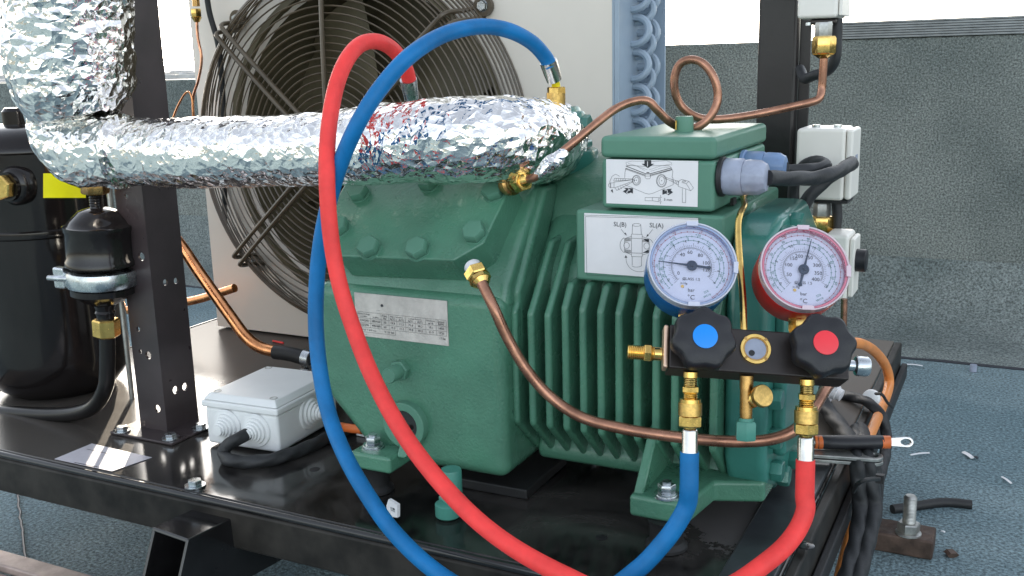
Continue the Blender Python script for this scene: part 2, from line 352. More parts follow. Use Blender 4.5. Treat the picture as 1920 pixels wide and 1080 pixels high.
# ================================================================== STEEL SKID
DX0, DX1, DY0, DY1 = -1.31, -.165, .757, 1.66
sk = thing('steel_skid', 'black glossy steel platform carrying the compressor and fan unit', 'platform', (-.74, 1.2, FLOOR))
MB().box(DX0, DX1, DY0+.004, DY1, -.006, 0).build('top_plate', 'deck_paint', sk, .002)
MB().prism([(DX0, DY0-.004, -.008), (DX0, DY0-.004, -.052), (DX0, DY0+.003, -.052), (DX0, DY0+.003, -.0065)], (DX1-DX0+.02, 0, 0)).build('front_rail', 'rail_black', sk, .003, 3)
MB().tube([(DX0, DY0+.001, -.0045), (DX1+.012, DY0+.001, -.0045)], .0045, 12, smooth=False).build('rail_lip', 'black_paint', sk)
MB().box(DX0-.006, DX0-.0005, DY0+.004, DY1, -.052, .001).build('left_rail', 'black_paint', sk, .002)
MB().box(DX1+.0005, DX1+.012, DY0+.004, DY1, -.052, -.001).build('right_rail', 'rail_black', sk, .003, 3)
MB().box(DX1-.048, DX1-.002, DY0+.012, 1.112, .0005, .0065).build('edge_flange', 'flange_paint', sk, .002, 3)
MB().box(DX1+.013, DX1+.022, DY0+.03, DY1, -.058, -.035).build('lower_angle', 'black_rubber', sk, .002)
# legs / cross tubes under the deck
def square_tube(a, b, s1, s2, wall, upv, cut=0):
    a = Vector(a); b = Vector(b); t = (b-a).normalized(); u = Vector(upv); u = (u-t*u.dot(t)).normalized(); v = t.cross(u); mb = MB()
    vs = []
    for p in (a, b):
        for q in (0, wall):
            for i, j in ((-1, -1), (1, -1), (1, 1), (-1, 1)): vs.append(p+v*(s1/2-q)*i+u*(s2/2-q)*j)
    zt = max(p.z for p in vs[:8]); vs = [p+(V3(0, -cut*(zt-p.z), 0) if i < 8 else V3(0, 0, 0)) for i, p in enumerate(vs)]
    fs = []
    for i in range(4):
        k = (i+1) % 4
        fs += [(i, k, 8+k, 8+i), (4+k, 4+i, 12+i, 12+k), (k, i, 4+i, 4+k), (8+i, 8+k, 12+k, 12+i)]
    return mb.add(vs, fs)
pa = at(325, 1062, 'y', .70)
square_tube(pa, pa+Vector((.10, .9, -.012)), .056, .075, .004, (0, .0, 1), .45).build('cross_tube', 'black_paint', sk, .0015)
bt = at(1750, 1017, 'z', -.173); 
yb = bt.y
MB().box(DX1-.4, bt.x, yb, yb+.050, FLOOR+.0005, -.173).build('outrigger', 'rusty', sk, .003)
bo = at(1703, 1000, 'z', -.173); bo.z = -.173
MB().lathe([(.0165, 0), (.0165, .002), (.015, .003)], bo, (0, 0, 1), 24).hexa(.0145, .003, .016, bo, (0, 0, 1), .3).build('leveling_nut', 'zinc_dull', sk)
MB().lathe(threads(.0085, .014, .052, .002, .0006)+[(.006, .054)], bo, (0, 0, 1), 20).build('leveling_bolt', 'zinc_dull', sk)
for (px, py) in ((366, 912),):
    p = at(px, py, 'z', 0); p.z = .0005; mb = MB(); hexbolt(mb, p, (0, 0, 1), .008, .006, .3, .0015); mb.build('deck_bolt', 'zinc', sk)
for (px, py, s) in ((590, 880, 1), (548, 660, .7), (1128, 1008, 1)):
    p = at(px, py, 'z', 0); MB().lathe([(.006*s, 0), (.005*s, .0004)], p+Vector((0, 0, .0003)), (0, 0, 1), 18).build('drain_hole', 'black_rubber', sk)
p = at(1510, 1023, 'z', .0045); MB().lathe([(.0085, 0), (.0085, .0008), (.007, .0014)], p, (0, 0, 1), 20).build('plug', 'black_paint', sk)
# beam on the roof at the lower left
bl0 = at(-60, 1012, 'z', -.16); bl1 = at(260, 1102, 'z', -.16)
dv = (bl1-bl0).normalized(); nv = Vector((dv.y, -dv.x, 0))
a = bl0-dv*.4; e = bl1+dv*.15
bmn = thing('roof_beam', 'dusty galvanised steel beam lying in the lower left corner', 'beam', tuple(a))
MB().prism([a, e, e+nv*.03, a+nv*.03], (0, 0, -.012)).build('upper_flange', 'galv_beam', bmn, .003)
MB().prism([a+nv*.034+Vector((0, 0, -.008)), e+nv*.034+Vector((0, 0, -.008)), e+nv*.10+Vector((0, 0, -.008)), a+nv*.10+Vector((0, 0, -.008))], (0, 0, -.03)).build('lower_flange', 'galv_beam', bmn, .003)
# vertical membrane seam seen under the deck
s0 = at(34, 935, 'z', FLOOR); s1 = at(46, 1030, 'z', FLOOR); d_ = (s1-s0); mb = MB()
pp = [s0-d_*3+d_*.05*k+Vector((.004*noise.noise(Vector((k*.4, 0, 3))), 0, .0025)) for k in range(120)]
mb.tube(pp, .0018, 6, 2); o = mb.build('membrane_seam', 'ink'); struct(o)

# ================================================================== LEFT POST
lp = thing('steel_upright', 'brown-black painted steel upright on a bolted foot plate at left', 'post', (-.965, .9, 0))
PX0, PX1, PY0, PY1 = -.990, -.944, .882, .914
holes_f = [(236, 368, .0028), (265, 481, .0052), (259, 617, .003), (263, 659, .0028), (278, 666, .005), (295, 766, .005)]
holes_s = [(307, 530, .0045), (327, 527, .0045), (326, 732, .0055), (344, 726, .0055)]
def holed_plate(mb, o, u, v, w_, W, H_, holes, seg=24):
    """sheet W x H in the u, v directions with round holes cut through; w_ is its thickness vector"""
    bm = bmesh.new(); cells = sorted(holes, key=lambda h: h[1]); z = 0; quads = []; 
    def quad(u0, u1, v0, v1):
        if v1-v0 > 1e-5 and u1-u0 > 1e-5: quads.append([(u0, v0), (u1, v0), (u1, v1), (u0, v1)])
    rows = []
    for h in cells:
        if rows and h[1]-rows[-1][-1][1] < .012: rows[-1].append(h)
        else: rows.append([h])
    CELL = .0085
    for row in rows:
        v0 = min(h[1]-h[2] for h in row)-.003; v1 = max(h[1]+h[2] for h in row)+.003
        v0 = max(v0, z); quad(0, W, z, v0); row.sort(); ucut = [0]+[(a_[0]+b_[0])/2 for a_, b_ in zip(row, row[1:])]+[W]; row = list(row)
        for h, ua0, ub0 in zip(row, ucut, ucut[1:]):
            cx, cy, r = h; per = []; ua = max(ua0, cx-CELL); ub = min(ub0, cx+CELL); quad(ua0, ua, v0, v1); quad(ub, ub0, v0, v1)
            for j in range(seg):
                a_ = 2*math.pi*(j+.5)/seg; dx, dy = math.cos(a_), math.sin(a_)
                tx = ((ub-cx) if dx > 0 else (ua-cx))/dx if abs(dx) > 1e-6 else 9; ty = ((v1-cy) if dy > 0 else (v0-cy))/dy if abs(dy) > 1e-6 else 9
                t = min(tx, ty); per.append(((cx+dx*t, cy+dy*t), (cx+dx*r, cy+dy*r)))
            for j in range(seg):
                (A, a1), (B, b1) = per[j], per[(j+1) % seg]; pl = [A]
                if abs(A[0]-B[0]) > 1e-6 and abs(A[1]-B[1]) > 1e-6:
                    pl.append((max(A[0], B[0]) if A[0]+B[0] > 2*cx else min(A[0], B[0]), max(A[1], B[1]) if A[1]+B[1] > 2*cy else min(A[1], B[1])))
                quads.append(pl+[B, b1, a1]); mb.add([o+u*a1[0]+v*a1[1], o+u*b1[0]+v*b1[1], o+u*b1[0]+v*b1[1]+w_, o+u*a1[0]+v*a1[1]+w_], [(0, 1, 2, 3)])
        z = v1
    quad(0, W, z, H_); bm.free()
    for q in quads:
        mb.add([o+u*a_+v*b_ for a_, b_ in q], [tuple(range(len(q)))]); mb.add([o+u*a_+v*b_+w_ for a_, b_ in q], [tuple(range(len(q)-1, -1, -1))])
    mb.add([o, o+v*H_, o+v*H_+w_, o+w_], [(0, 1, 2, 3)]); mb.add([o+u*W, o+u*W+v*H_, o+u*W+v*H_+w_, o+u*W+w_], [(3, 2, 1, 0)])
mb = MB(); hs = []
for px, py, r in holes_f:
    p = at(px, py, 'y', PY0); hs.append((min(max(p.x-PX0, r+.003), .046-r-.003), p.z-.004, r))
holed_plate(mb, V3(PX0, PY0, .004), V3(1, 0, 0), V3(0, 0, 1), V3(0, .003, 0), PX1-PX0, .80, hs)
mb.build('front_web', 'post_paint', lp)
mb = MB(); hs = []
for px, py, r in holes_s:
    p = at(px, py, 'x', PX1); hs.append((min(max(p.y-PY0, r+.002), .055-r), p.z-.004, r*.9))
holed_plate(mb, V3(PX1, PY0+.0031, .004), V3(0, 1, 0), V3(0, 0, 1), V3(-.003, 0, 0), .052, .80, hs)
mb.build('side_web', 'post_paint', lp)
MB().box(PX1-.010, PX1-.0031, PY0+.0515, PY0+.055, .004, .80).build('back_lip', 'post_paint', lp)
MB().box(-1.014, -.908, .853, .945, .0005, .004).build('base_plate', 'post_paint', lp, .0012)
for (px, py) in ((229, 808), (320, 822), (376, 803)):
    p = at(px, py, 'z', .0045); mb = MB(); hexbolt(mb, p, (0, 0, 1), .0075, .005, .5, .0015); mb.build('bolt', 'zinc', lp)
# slim bright upright behind, between tank and post
xq = X(207, 420, .97); tag(MB().tube([(xq+.004, .97, 0.0), (xq+.004, .97, .34)], .0035, 12, smooth=False).build('grey_pipe', 'zinc_dull'), 'thin grey vertical pipe between black tank and left upright', 'pipe')

# ================================================================== RIGHT POST
rp = thing('black_upright', 'black square steel upright behind the green terminal box', 'post', (-.265, 1.22, 0))
rx0, rx1 = X(1422, 20, 1.2), X(1495, 20, 1.2)
MB().box(rx0, rx1, 1.2, 1.245, 0, .80).build('column', 'rpost_paint', rp, .004, 3)
MB().box(rx1+.001, rx1+.013, 1.215, 1.22, .02, .80).build('side_flange', 'rpost_paint', rp, .0008, 1)

# ================================================================== FAN UNIT
FY = 1.32; fx0, fx1 = -1.262, -.511; fz1 = .86
FCx, FCz = X(690, 215, FY), Z(690, 215, FY); FR = .288
FCx = -.928; FCz = .325
fu = thing('condenser_fan_unit', 'large white condenser housing with round black fan guard', 'fan unit', (-.88, 1.4, 0))
mb = MB(); N = 64
vs = []
def rectpt(a):
    dx, dz = math.cos(a), math.sin(a); ts = []
    ts.append(((fx1-FCx) if dx > 0 else (fx0-FCx))/dx if abs(dx) > 1e-9 else 1e9); ts.append(((fz1-FCz) if dz > 0 else (.004-FCz))/dz if abs(dz) > 1e-9 else 1e9)
    t = min(ts); return (FCx+dx*t, FCz+dz*t)
angs = sorted(set([2*math.pi*k/N for k in range(N)]+[math.atan2(z-FCz, x-FCx) % (2*math.pi) for x in (fx0, fx1) for z in (.004, fz1)]))
k = len(angs); ri = .252
for a in angs:
    x, z = rectpt(a); vs += [(x, FY, z), (FCx+ri*math.cos(a), FY, FCz+ri*math.sin(a)), (FCx+(ri-.006)*math.cos(a), FY+.012, FCz+(ri-.006)*math.sin(a)), (x, FY+.002, z)]
fs = []
for i in range(k):
    j = (i+1) % k; fs += [(4*i, 4*j, 4*j+1, 4*i+1), (4*i+1, 4*j+1, 4*j+2, 4*i+2)]
mb.add(vs, fs).build('front_panel', 'panel_white', fu, sharp=60)
MB().box(fx0, fx0+.002, FY+.0025, FY+.145, .004, fz1).build('left_side_panel', 'panel_white', fu)
MB().box(fx0, fx1, FY+.0025, FY+.145, fz1-.003, fz1).build('top_panel', 'panel_white', fu)
MB().box(fx0+.003, fx1-.004, FY+.14, FY+.144, .006, fz1-.004).build('coil_block', 'fan_dark', fu)
# coil end plate with return bends, on the right side
MB().box(fx1+.0005, fx1+.003, FY-.001, FY+.145, .004, fz1).build('coil_end_plate', 'coil_grey', fu)
MB().box(fx1+.0031, fx1+.028, FY+.141, FY+.145, .004, fz1).build('end_flange', 'coil_grey', fu, .001)
MB().box(fx1+.0031, fx1+.010, FY-.001, FY+.003, .004, fz1).build('front_flange', 'coil_grey', fu, .001)
for k in range(15):
    zc = .345+(k-4)*.0475
    for (dy, dz, tl) in ((.072, 0, 1.0), (.108, -.003, 1.0), (.090, -.019, .9)):
        c = Vector((fx1+.003, FY+dy, zc+dz)); path = []
        for q in range(-1, 14):
            a = math.pi*max(0, min(12, q))/12; ext = .004 if 0 <= q <= 12 else -.003
            path.append(c+Vector((ext+.020*math.sin(a), .004*math.cos(a), .0185*tl*math.cos(a))))
        MB().tube(path, .0052, 8, 1, smooth=False).build('return_bend', 'coil_grey', fu)
# shroud, motor, blades
MB().lathe([(FR-.02, .02), (FR-.05, .09), (FR-.05, .15)], (FCx, FY, FCz), (0, 1, 0), 64)
mb = MB(); seg = 64; vs = []
for (r, h) in ((.262, -.004), (.252, -.004), (.246, .02), (.240, .14)):
    for j in range(seg): a = 2*math.pi*j/seg; vs.append((FCx+r*math.cos(a), FY+h, FCz+r*math.sin(a)))
mb.add(vs, [(i*seg+j, i*seg+(j+1) % seg, (i+1)*seg+(j+1) % seg, (i+1)*seg+j) for i in range(3) for j in range(seg)]).build('shroud', 'fan_dark', fu)
MB().lathe([(.062, .03), (.07, .045), (.07, .11), (.05, .12)], (FCx, FY, FCz), (0, 1, 0), 40).build('fan_motor', 'fan_dark', fu)
for b_ in range(5):
    a0 = b_*2*math.pi/5+.3; vs = []; 
    for i in range(8):
        r = .065+(.232-.065)*i/7; 
        for j in range(6):
            t = j/5; a = a0+t*(.95-.25*i/7)+.12*i/7; h = .055+.055*t-.01*math.sin(math.pi*t); vs.append((FCx+r*math.cos(a), FY+h, FCz+r*math.sin(a)))
    MB().add(vs, [(i*6+j, i*6+j+1, (i+1)*6+j+1, (i+1)*6+j) for i in range(7) for j in range(5)]).build('fan_blade', 'fan_dark', fu)
# guard: front rings, side rings, paired struts with looped feet
GY = FY-.075
def circ(r, y, rad, seg=84):
    mb = MB(); vs = []
    for i in range(seg):
        a = 2*math.pi*i/seg; c, s_ = math.cos(a), math.sin(a)
        for (dr, dy) in ((rad, 0), (0, rad), (-rad, 0), (0, -rad)): vs.append((FCx+(r+dr)*c, y+dy, FCz+(r+dr)*s_))
    return mb.add(vs, [(i*4+j, ((i+1) % seg)*4+j, ((i+1) % seg)*4+(j+1) % 4, i*4+(j+1) % 4) for i in range(seg) for j in range(4)])
r = .052
while r < .262: circ(r, GY-.010*(1-(r/.27)**2), .00135).build('guard_ring', 'guard_black', fu); r += .0106
for k in range(11):
    t = k/10; circ(.262+(FR+.004-.262)*math.sin(t*1.45)/math.sin(1.45), GY+.002+.071*t**1.35, .0017).build('side_ring', 'guard_black', fu)
MB().lathe([(.048, -.002), (.048, .001)], (FCx, GY-.010, FCz), (0, 1, 0), 40).build('guard_badge', 'guard_black', fu)
for (deg, paired) in ((42, 1), (90, 0), (138, 1), (221, 1), (318, 1), (270, 0)):
    a = R_(deg); d = V3(math.cos(a), 0, math.sin(a)); nn = V3(-math.sin(a), 0, math.cos(a)); Cn = V3(FCx, 0, FCz)
    for sgn in ((-1, 1) if paired else (0,)):
        off = nn*.0085*sgn
        y0 = GY-.0135; pts = [Cn+d*.045+off+V3(0, y0-.001, 0), Cn+d*.15+off+V3(0, y0+.002, 0), Cn+d*.255+off+V3(0, y0+.008, 0), Cn+d*.278+off+V3(0, y0+.018, 0), Cn+d*.284+off+V3(0, FY-.03, 0), Cn+d*.290+off+V3(0, FY-.008, 0), Cn+d*.297+off*.7+V3(0, FY-.006, 0)]
        MB().tube(pts, .0036, 8, 5).build('strut', 'guard_black', fu)
    if paired:
        c = Cn+d*.303+V3(0, FY-.006, 0); ft = MB().ring(.0145, .0085, -.004, .004, c, (0, 1, 0), 24).build('strut_foot', 'guard_black', fu)
        mb = MB(); hexbolt(mb, c+V3(0, .002, 0), (0, -1, 0), .0075, .008, .4, .003); mb.build('foot_bolt', 'zinc', ft)
# cable and capillary at the housing's left edge
pts = [at(385, -40, 'y', FY-.05), at(392, 20, 'y', FY-.04), at(410, 90, 'y', FY-.03), at(418, 190, 'y', FY-.025), at(421, 330, 'y', FY-.02), at(421, 420, 'y', FY-.02)]
tag(MB().tube(pts, .0046, 10).build('motor_cable', 'cable_black'), 'black cable hanging down beside the round fan guard', 'cable')

# ================================================================== COPPER CAPILLARY AT LEFT (behind)
yc = 1.28
cl = thing('sensor_capillary', 'thin copper capillary with brass flare nut between left post and fan unit', 'capillary tube', tuple(at(370, 220, 'y', yc)))
q = at(368, 0, 'y', yc)
MB().lathe([(.006, 0), (.006, .05)], at(368, 12, 'y', yc), (0, 0, 1), 12).build('connector', 'brass_dark', cl)
MB().hexa(.0088, -.005, .008, at(368, 26, 'y', yc), (0, 0, 1), .2).lathe([(.0085, -.005), (.004, -.013)], at(368, 26, 'y', yc), (0, 0, 1), 16).build('flare_nut', 'brass', cl)
MB().tube([at(369, 34, 'y', yc), at(371, 70, 'y', yc), at(378, 110, 'y', yc), at(372, 150, 'y', yc), at(362, 185, 'y', yc), at(364, 240, 'y', yc)], .0022, 8).build('tube', 'copper', cl)
tag(MB().tube([at(318, 240, 'y', yc-.05), at(333, 200, 'y', yc-.05), at(350, 173, 'y', yc-.05), at(360, 185, 'y', yc-.05), at(364, 240, 'y', yc-.05)], .0016, 8).build('copper_wire_loop', 'copper_bright'), 'thin bent copper wire loop rising behind the horizontal foil pipe', 'wire')

# ================================================================== RECEIVER TANK
tx, ty, tr_ = -1.205, .975, .098
tx = X(103, 600, ty)
tk = thing('receiver_tank', 'glossy black pressure tank with yellow sticker at far left', 'tank', (tx, ty, 0))
zt = Z(103, 238, ty); zs = Z(103, 290, ty-tr_*.5); zb = Z(103, 690, ty)
def tz(py): return Z(103, py, ty-tr_)
prof = [(tr_*.35, zb-.034), (tr_*.62, zb-.030), (tr_*.86, zb-.014), (tr_*.97, zb+.006), (tr_, zb+.03)]
zw = tz(455); prof += [(tr_, zw-.006), (tr_*1.025, zw-.004), (tr_*1.03, zw), (tr_*1.025, zw+.004), (tr_, zw+.006)]
zs = tz(291); prof += [(tr_, zs-.004), (tr_*1.02, zs-.002), (tr_*1.02, zs+.002), (tr_*.99, zs+.006), (tr_*.93, zs+.014), (tr_*.80, zs+.025), (tr_*.5, zs+.032), (.01, zs+.034)]
MB().lathe(prof, (tx, ty, 0), (0, 0, 1), 64).build('shell', 'tank_paint', tk)
MB().lathe([(.070, .001), (.066, .004), (.062, .010), (.061, zb-.012)], (tx, ty, 0), (0, 0, 1), 48).build('foot_ring', 'tank_paint', tk)
MB().lathe([(.018, zs+.03), (.018, zs+.05), (.014, zs+.055)], (tx+.0, ty-.02, 0), (0, 0, 1), 24).build('neck', 'tank_paint', tk)
def cylpt(px, py, cx, cy, rr):
    d = ray(px, py); a = d.x**2+d.y**2; bb = 2*((cam_pos.x-cx)*d.x+(cam_pos.y-cy)*d.y); c = (cam_pos.x-cx)**2+(cam_pos.y-cy)**2-rr*rr
    disc = bb*bb-4*a*c
    return cam_pos+d*((-bb-math.sqrt(max(disc, 0)))/(2*a))
mb = MB(); vs = []
for i in range(11):
    for py in (325, 371):
        vs.append(cylpt(81+8*i, py, tx, ty, tr_+.0008))
mb.add(vs, [(2*i, 2*i+1, 2*i+3, 2*i+2) for i in range(10)]).build('yellow_sticker', 'yellow_label', tk)
p = cylpt(30, 348, tx, ty, tr_); nr = Vector((p.x-tx, p.y-ty, 0)).normalized(); nr = Vector((-.15, -1, 0)).normalized()
nr = (nr*.8+Vector((p.x-tx, p.y-ty, 0)).normalized()*.4).normalized()
MB().lathe([(.026, -.01), (.026, .004), (.023, .008), (.019, .010), (.019, .016)], p, nr, 32).build('boss', 'tank_paint', tk)
MB().hexa(.0165, .016, .027, p, nr, .3).build('brass_plug', 'brass', tk)

# ================================================================== STRAINER with elbow pipe
sy = .865; cxs = 172
fl = thing('pressure_regulator', 'black canister filter with shiny clamp band and brass nut in front of tank', 'filter', tuple(at(cxs, 600, 'y', sy)))
A0 = at(178, 350, 'y', sy); A1 = at(200, 620, 'y', sy); axs = (A1-A0); L_ = axs.length; ax_ = axs.normalized()
def hh(py): return (py-350)/270*L_
pr = []
MB().hexa(.0165, hh(338), hh(363), A0, ax_, .2).build('upper_nut', 'brass_dark', fl)
MB().lathe(threads(.0085, hh(363), hh(385), .003, .001)+[(.0085, hh(390))], A0, ax_, 24).build('neck', 'tank_paint', fl)
MB().lathe([(.010, hh(388)), (.022, hh(394)), (.033, hh(410)), (.037, hh(418)), (.0415, hh(420)), (.0415, hh(427)), (.040, hh(432)), (.040, hh(478)), (.042, hh(483)), (.0425, hh(492)), (.038, hh(497))], A0, ax_, 48).build('body', 'tank_paint', fl)
MB().lathe([(.039, hh(500)), (.042, hh(503)), (.0435, hh(511)), (.0435, hh(524)), (.042, hh(531)), (.039, hh(534))], A0, ax_, 48).build('clamp_band', 'zinc', fl)
cb = at(118, 519, 'y', sy-.03)
MB().box(cb.x-.009, cb.x+.009, cb.y-.008, cb.y+.004, cb.z-.014, cb.z+.013).build('clamp_lug', 'zinc', fl, .003)
MB().tube([cb+V3(-.012, -.011, 0), cb+V3(.028, -.006, .0)], .0036, 10, smooth=False).build('clamp_bolt', 'zinc', fl)
MB().lathe([(.039, hh(535)), (.039, hh(546)), (.034, hh(551)), (.024, hh(562)), (.013, hh(570)), (.011, hh(580)), (.0125, hh(584)), (.011, hh(590)), (.011, hh(600))], A0, ax_, 40).build('lower_cap', 'tank_paint', fl)
MB().hexa(.0165, hh(597), hh(631), A0, ax_, .15, ch=.08).build('lower_nut', 'brass', fl)
pts = [at(201, 628, 'y', sy), at(201, 690, 'y', sy), at(197, 728, 'y', sy), at(178, 760, 'y', sy), at(145, 774, 'y', sy), at(90, 778, 'y', sy), at(0, 773, 'y', sy), at(-70, 768, 'y', sy)]
ob = MB().tube(pts, .0098, 20).build('elbow_pipe', 'pipe_black', fl)

# ================================================================== FOIL-WRAPPED PIPE
def foil(path, rad, ds, seg, amp, seed, af=lambda t: 1):
    pts = smooth_path(path, 24); L = [0]
    for a, b in zip(pts, pts[1:]): L.append(L[-1]+(b-a).length)
    nr = int(L[-1]/ds); res = []; j = 0; LT = L[-1]
    for i in range(nr+1):
        s_ = L[-1]*i/nr
        while j < len(L)-2 and L[j+1] < s_: j += 1
        res.append((pts[j].lerp(pts[j+1], (s_-L[j])/(L[j+1]-L[j]+1e-9)), s_/L[-1]))
    fr = frames([p for p, t in res]); rg = random.Random(seed); vs = []; fs = []
    for i, ((p, t), (u, v, tt)) in enumerate(zip(res, fr)):
        r = rad(t)
        for k in range(seg):
            a = 2*math.pi*(k+.5*(i % 2)+rg.uniform(-.33, .33))/seg
            d = u*math.cos(a)+v*math.sin(a); q = p+d*r
            n1 = noise.noise(q*22+V3(seed, 0, 0)); n2 = noise.voronoi(q*75+V3(0, seed, 0))[0]; c = (n2[1]-n2[0])
            n3 = noise.noise(q*70); f4 = noise.voronoi(q*26+V3(seed, 1, 0))[0]; hs2 = (t*LT/.085+.6*k/seg) % 1.0; xr = .0022*hs2*af(t)+.0045*(min(f4[1]-f4[0], .7)-.3)*af(t)
            rr = r*(1+.05*n1)+xr*(r/.06)+amp*((min(c, .8)-.4)*1.2+.8*n3+rg.gauss(0, .16))*af(t)
            vs.append(p+d*rr+tt*rg.uniform(-.33, .33)*ds)
    n_ = seg
    for i in range(len(res)-1):
        for k in range(n_):
            a, b, c, d = i*n_+k, i*n_+(k+1) % n_, (i+1)*n_+(k+1) % n_, (i+1)*n_+k
            if i % 2: fs += [(a, b, c), (a, c, d)] if rg.random() < .7 else [(a, b, d), (b, c, d)]
            else: fs += [(a, b, d), (b, c, d)] if rg.random() < .7 else [(a, b, c), (a, c, d)]
    fs += [tuple(range(n_-1, -1, -1)), tuple(range((len(res)-1)*n_, len(res)*n_))]
    return MB().add(vs, fs)
fp = thing('foil_wrapped_pipe', 'thick crumpled aluminium foil wrapped pipe, vertical at left then running right', 'insulated pipe', tuple(at(120, 200, 'y', .80)))
ya = .790
A = [at(122, -420, 'y', ya), at(124, -230, 'y', ya), at(124, -40, 'y', ya), at(128, 60, 'y', ya), at(132, 140, 'y', ya), at(140, 190, 'y', ya), at(148, 222, 'y', ya)]
foil(A, lambda t: .0665*(1-.10*max(0, (t-.80)/.2)-.25*max(0, (t-.93)/.07)), .0056, 56, .0026, 3).build('vertical_wrap', 'foil', fp, smooth=False)
B = [at(120, 250, 'y', .80), at(190, 280, 'y', .81), at(300, 287, 'y', .82), at(450, 285, 'y', .832), at(600, 279, 'y', .845), at(760, 268, 'y', .86), at(900, 261, 'y', .885), at(985, 264, 'y', .93), at(1020, 262, 'y', .985), at(1030, 256, 'y', 1.04)]
def rb(t): return .0375+.006*max(0, min(1, (t-.45)/.35)) - .030*max(0, (.05-t)/.05)-.02*max(0, (t-.94)/.06)
foil(B, rb, .0056, 44, .0022, 11, lambda t: .36+.6*max(0, min(1, (t-.55)/.25))).build('horizontal_wrap', 'foil', fp, smooth=False)
B2 = [at(104, 200, 'y', .79), at(110, 240, 'y', .795), at(150, 276, 'y', .80), at(230, 284, 'y', .81)]
foil(B2, lambda t: .028+.014*math.sin(min(1, t*1.4)*1.6), .0058, 40, .0026, 12).build('elbow_wrap', 'foil', fp, smooth=False)

# ================================================================== COPPER PIPES AT LEFT, BEHIND
cp = thing('copper_liquid_line', 'thick orange copper pipe slanting down behind left upright to black sleeve', 'copper pipe', tuple(at(450, 600, 'y', 1.1)))
yq = 1.10
pts = [at(250, 350, 'y', yq), at(335, 455, 'y', yq), at(375, 513, 'y', yq), at(430, 590, 'y', yq), at(462, 632, 'y', yq), at(490, 652, 'y', yq), at(530, 662, 'y', yq), at(575, 672, 'y', yq)]
MB().tube(pts, .0088, 18).build('tube', 'copper_bright', cp)
MB().tube([at(516, 660, 'y', yq), at(545, 664, 'y', yq), at(577, 673, 'y', yq)], .0105, 18).build('rubber_sleeve', 'black_rubber', cp)
p = at(578, 672, 'y', yq); MB().ring(.013, .010, -.006, .006, p, (1, 0, -.1), 24).box(p.x-.008, p.x+.006, p.y-.01, p.y+.01, p.z-.022, p.z-.013).build('pipe_clamp', 'zinc', cp)
tag(MB().tube([at(225, 583, 'y', 1.25), at(300, 574, 'y', 1.25), at(360, 564, 'y', 1.25), at(400, 553, 'y', 1.25), at(440, 540, 'y', 1.25)], .0072, 14).build('copper_suction_pipe', 'copper_bright'), 'short horizontal copper pipe crossing behind the left upright near its foot', 'copper pipe')
p = at(521, 641, 'z', .002); tag(MB().tube([p+V3(-.012, .002, 0), p+V3(.013, -.002, 0)], .0018, 8, smooth=False).build('red_wire_offcut', 'hose_red'), 'short red wire offcut on deck below the fan housing', 'wire offcut')

# ================================================================== COMPRESSOR
comp = thing('compressor', 'green cast semi-hermetic compressor with cooling fins and stickers', 'compressor', (-.44, 1.0, 0))
CX0, CX1 = -.680, -.450
def yz(x0, x1, pts): return [V3(x0, y, z) for y, z in pts], (x1-x0, 0, 0)
mb = MB()
mb.prism([(CX1, .860, .030), (-.606, .860, .030), (-.622, .860, .040), (CX0+.003, .860, .098), (CX0, .860, .112), (CX0, .860, .222), (CX1, .860, .222)], (0, .25, 0))
mb.build('crankcase', 'green', comp, .013, 4)
mb = MB(); mb.prism(*yz(CX0+.010, CX1+.001, [(.866, .205), (.874, .236), (.955, .325), (1.10, .325), (1.10, .205)])); mb.build('cylinder_block', 'green', comp, .01, 3)
# cylinder head: thick plate tilted 45 degrees
n45 = V3(0, -math.sin(R_(45)), math.cos(R_(45))); ho = V3(0, .845, .258)
hp = [onplane(px, py, ho, n45) for px, py in ((630, 480), (850, 488), (906, 456), (962, 340), (930, 318), (662, 318), (602, 420))]
mb = MB(); mb.prism(hp, -n45*.038); head = mb.build('cylinder_head', 'green', comp, .0022, 3)
for (px, py) in ((668, 354), (630, 420), (688, 459), (779, 461), (886, 430), (922, 352), (800, 334)):
    p = onplane(px, py, ho+n45*.009, n45)-n45*.009
    mb = MB(); 
    mb.lathe([(.0128, -.001), (.0122, .001)], p, n45, 24); mb.hexa(.0122, .0008, .0105, p, n45, px*.013, ch=.16); mb.build('head_bolt', 'green_smooth', comp)
# flank between head and motor: sloping rib
a = [onplane(px, py, V3(-.440, 0, 0), V3(1, 0, 0)) for px, py in ((968, 372), (996, 392), (938, 600), (920, 600))]
mb = MB(); mb.prism(*yz(-.462, -.443, [(.885, .16), (.885, .225), (.955, .322), (.99, .322), (.93, .215), (.925, .16)])); mb.build('flank_rib', 'green', comp, .006, 3)
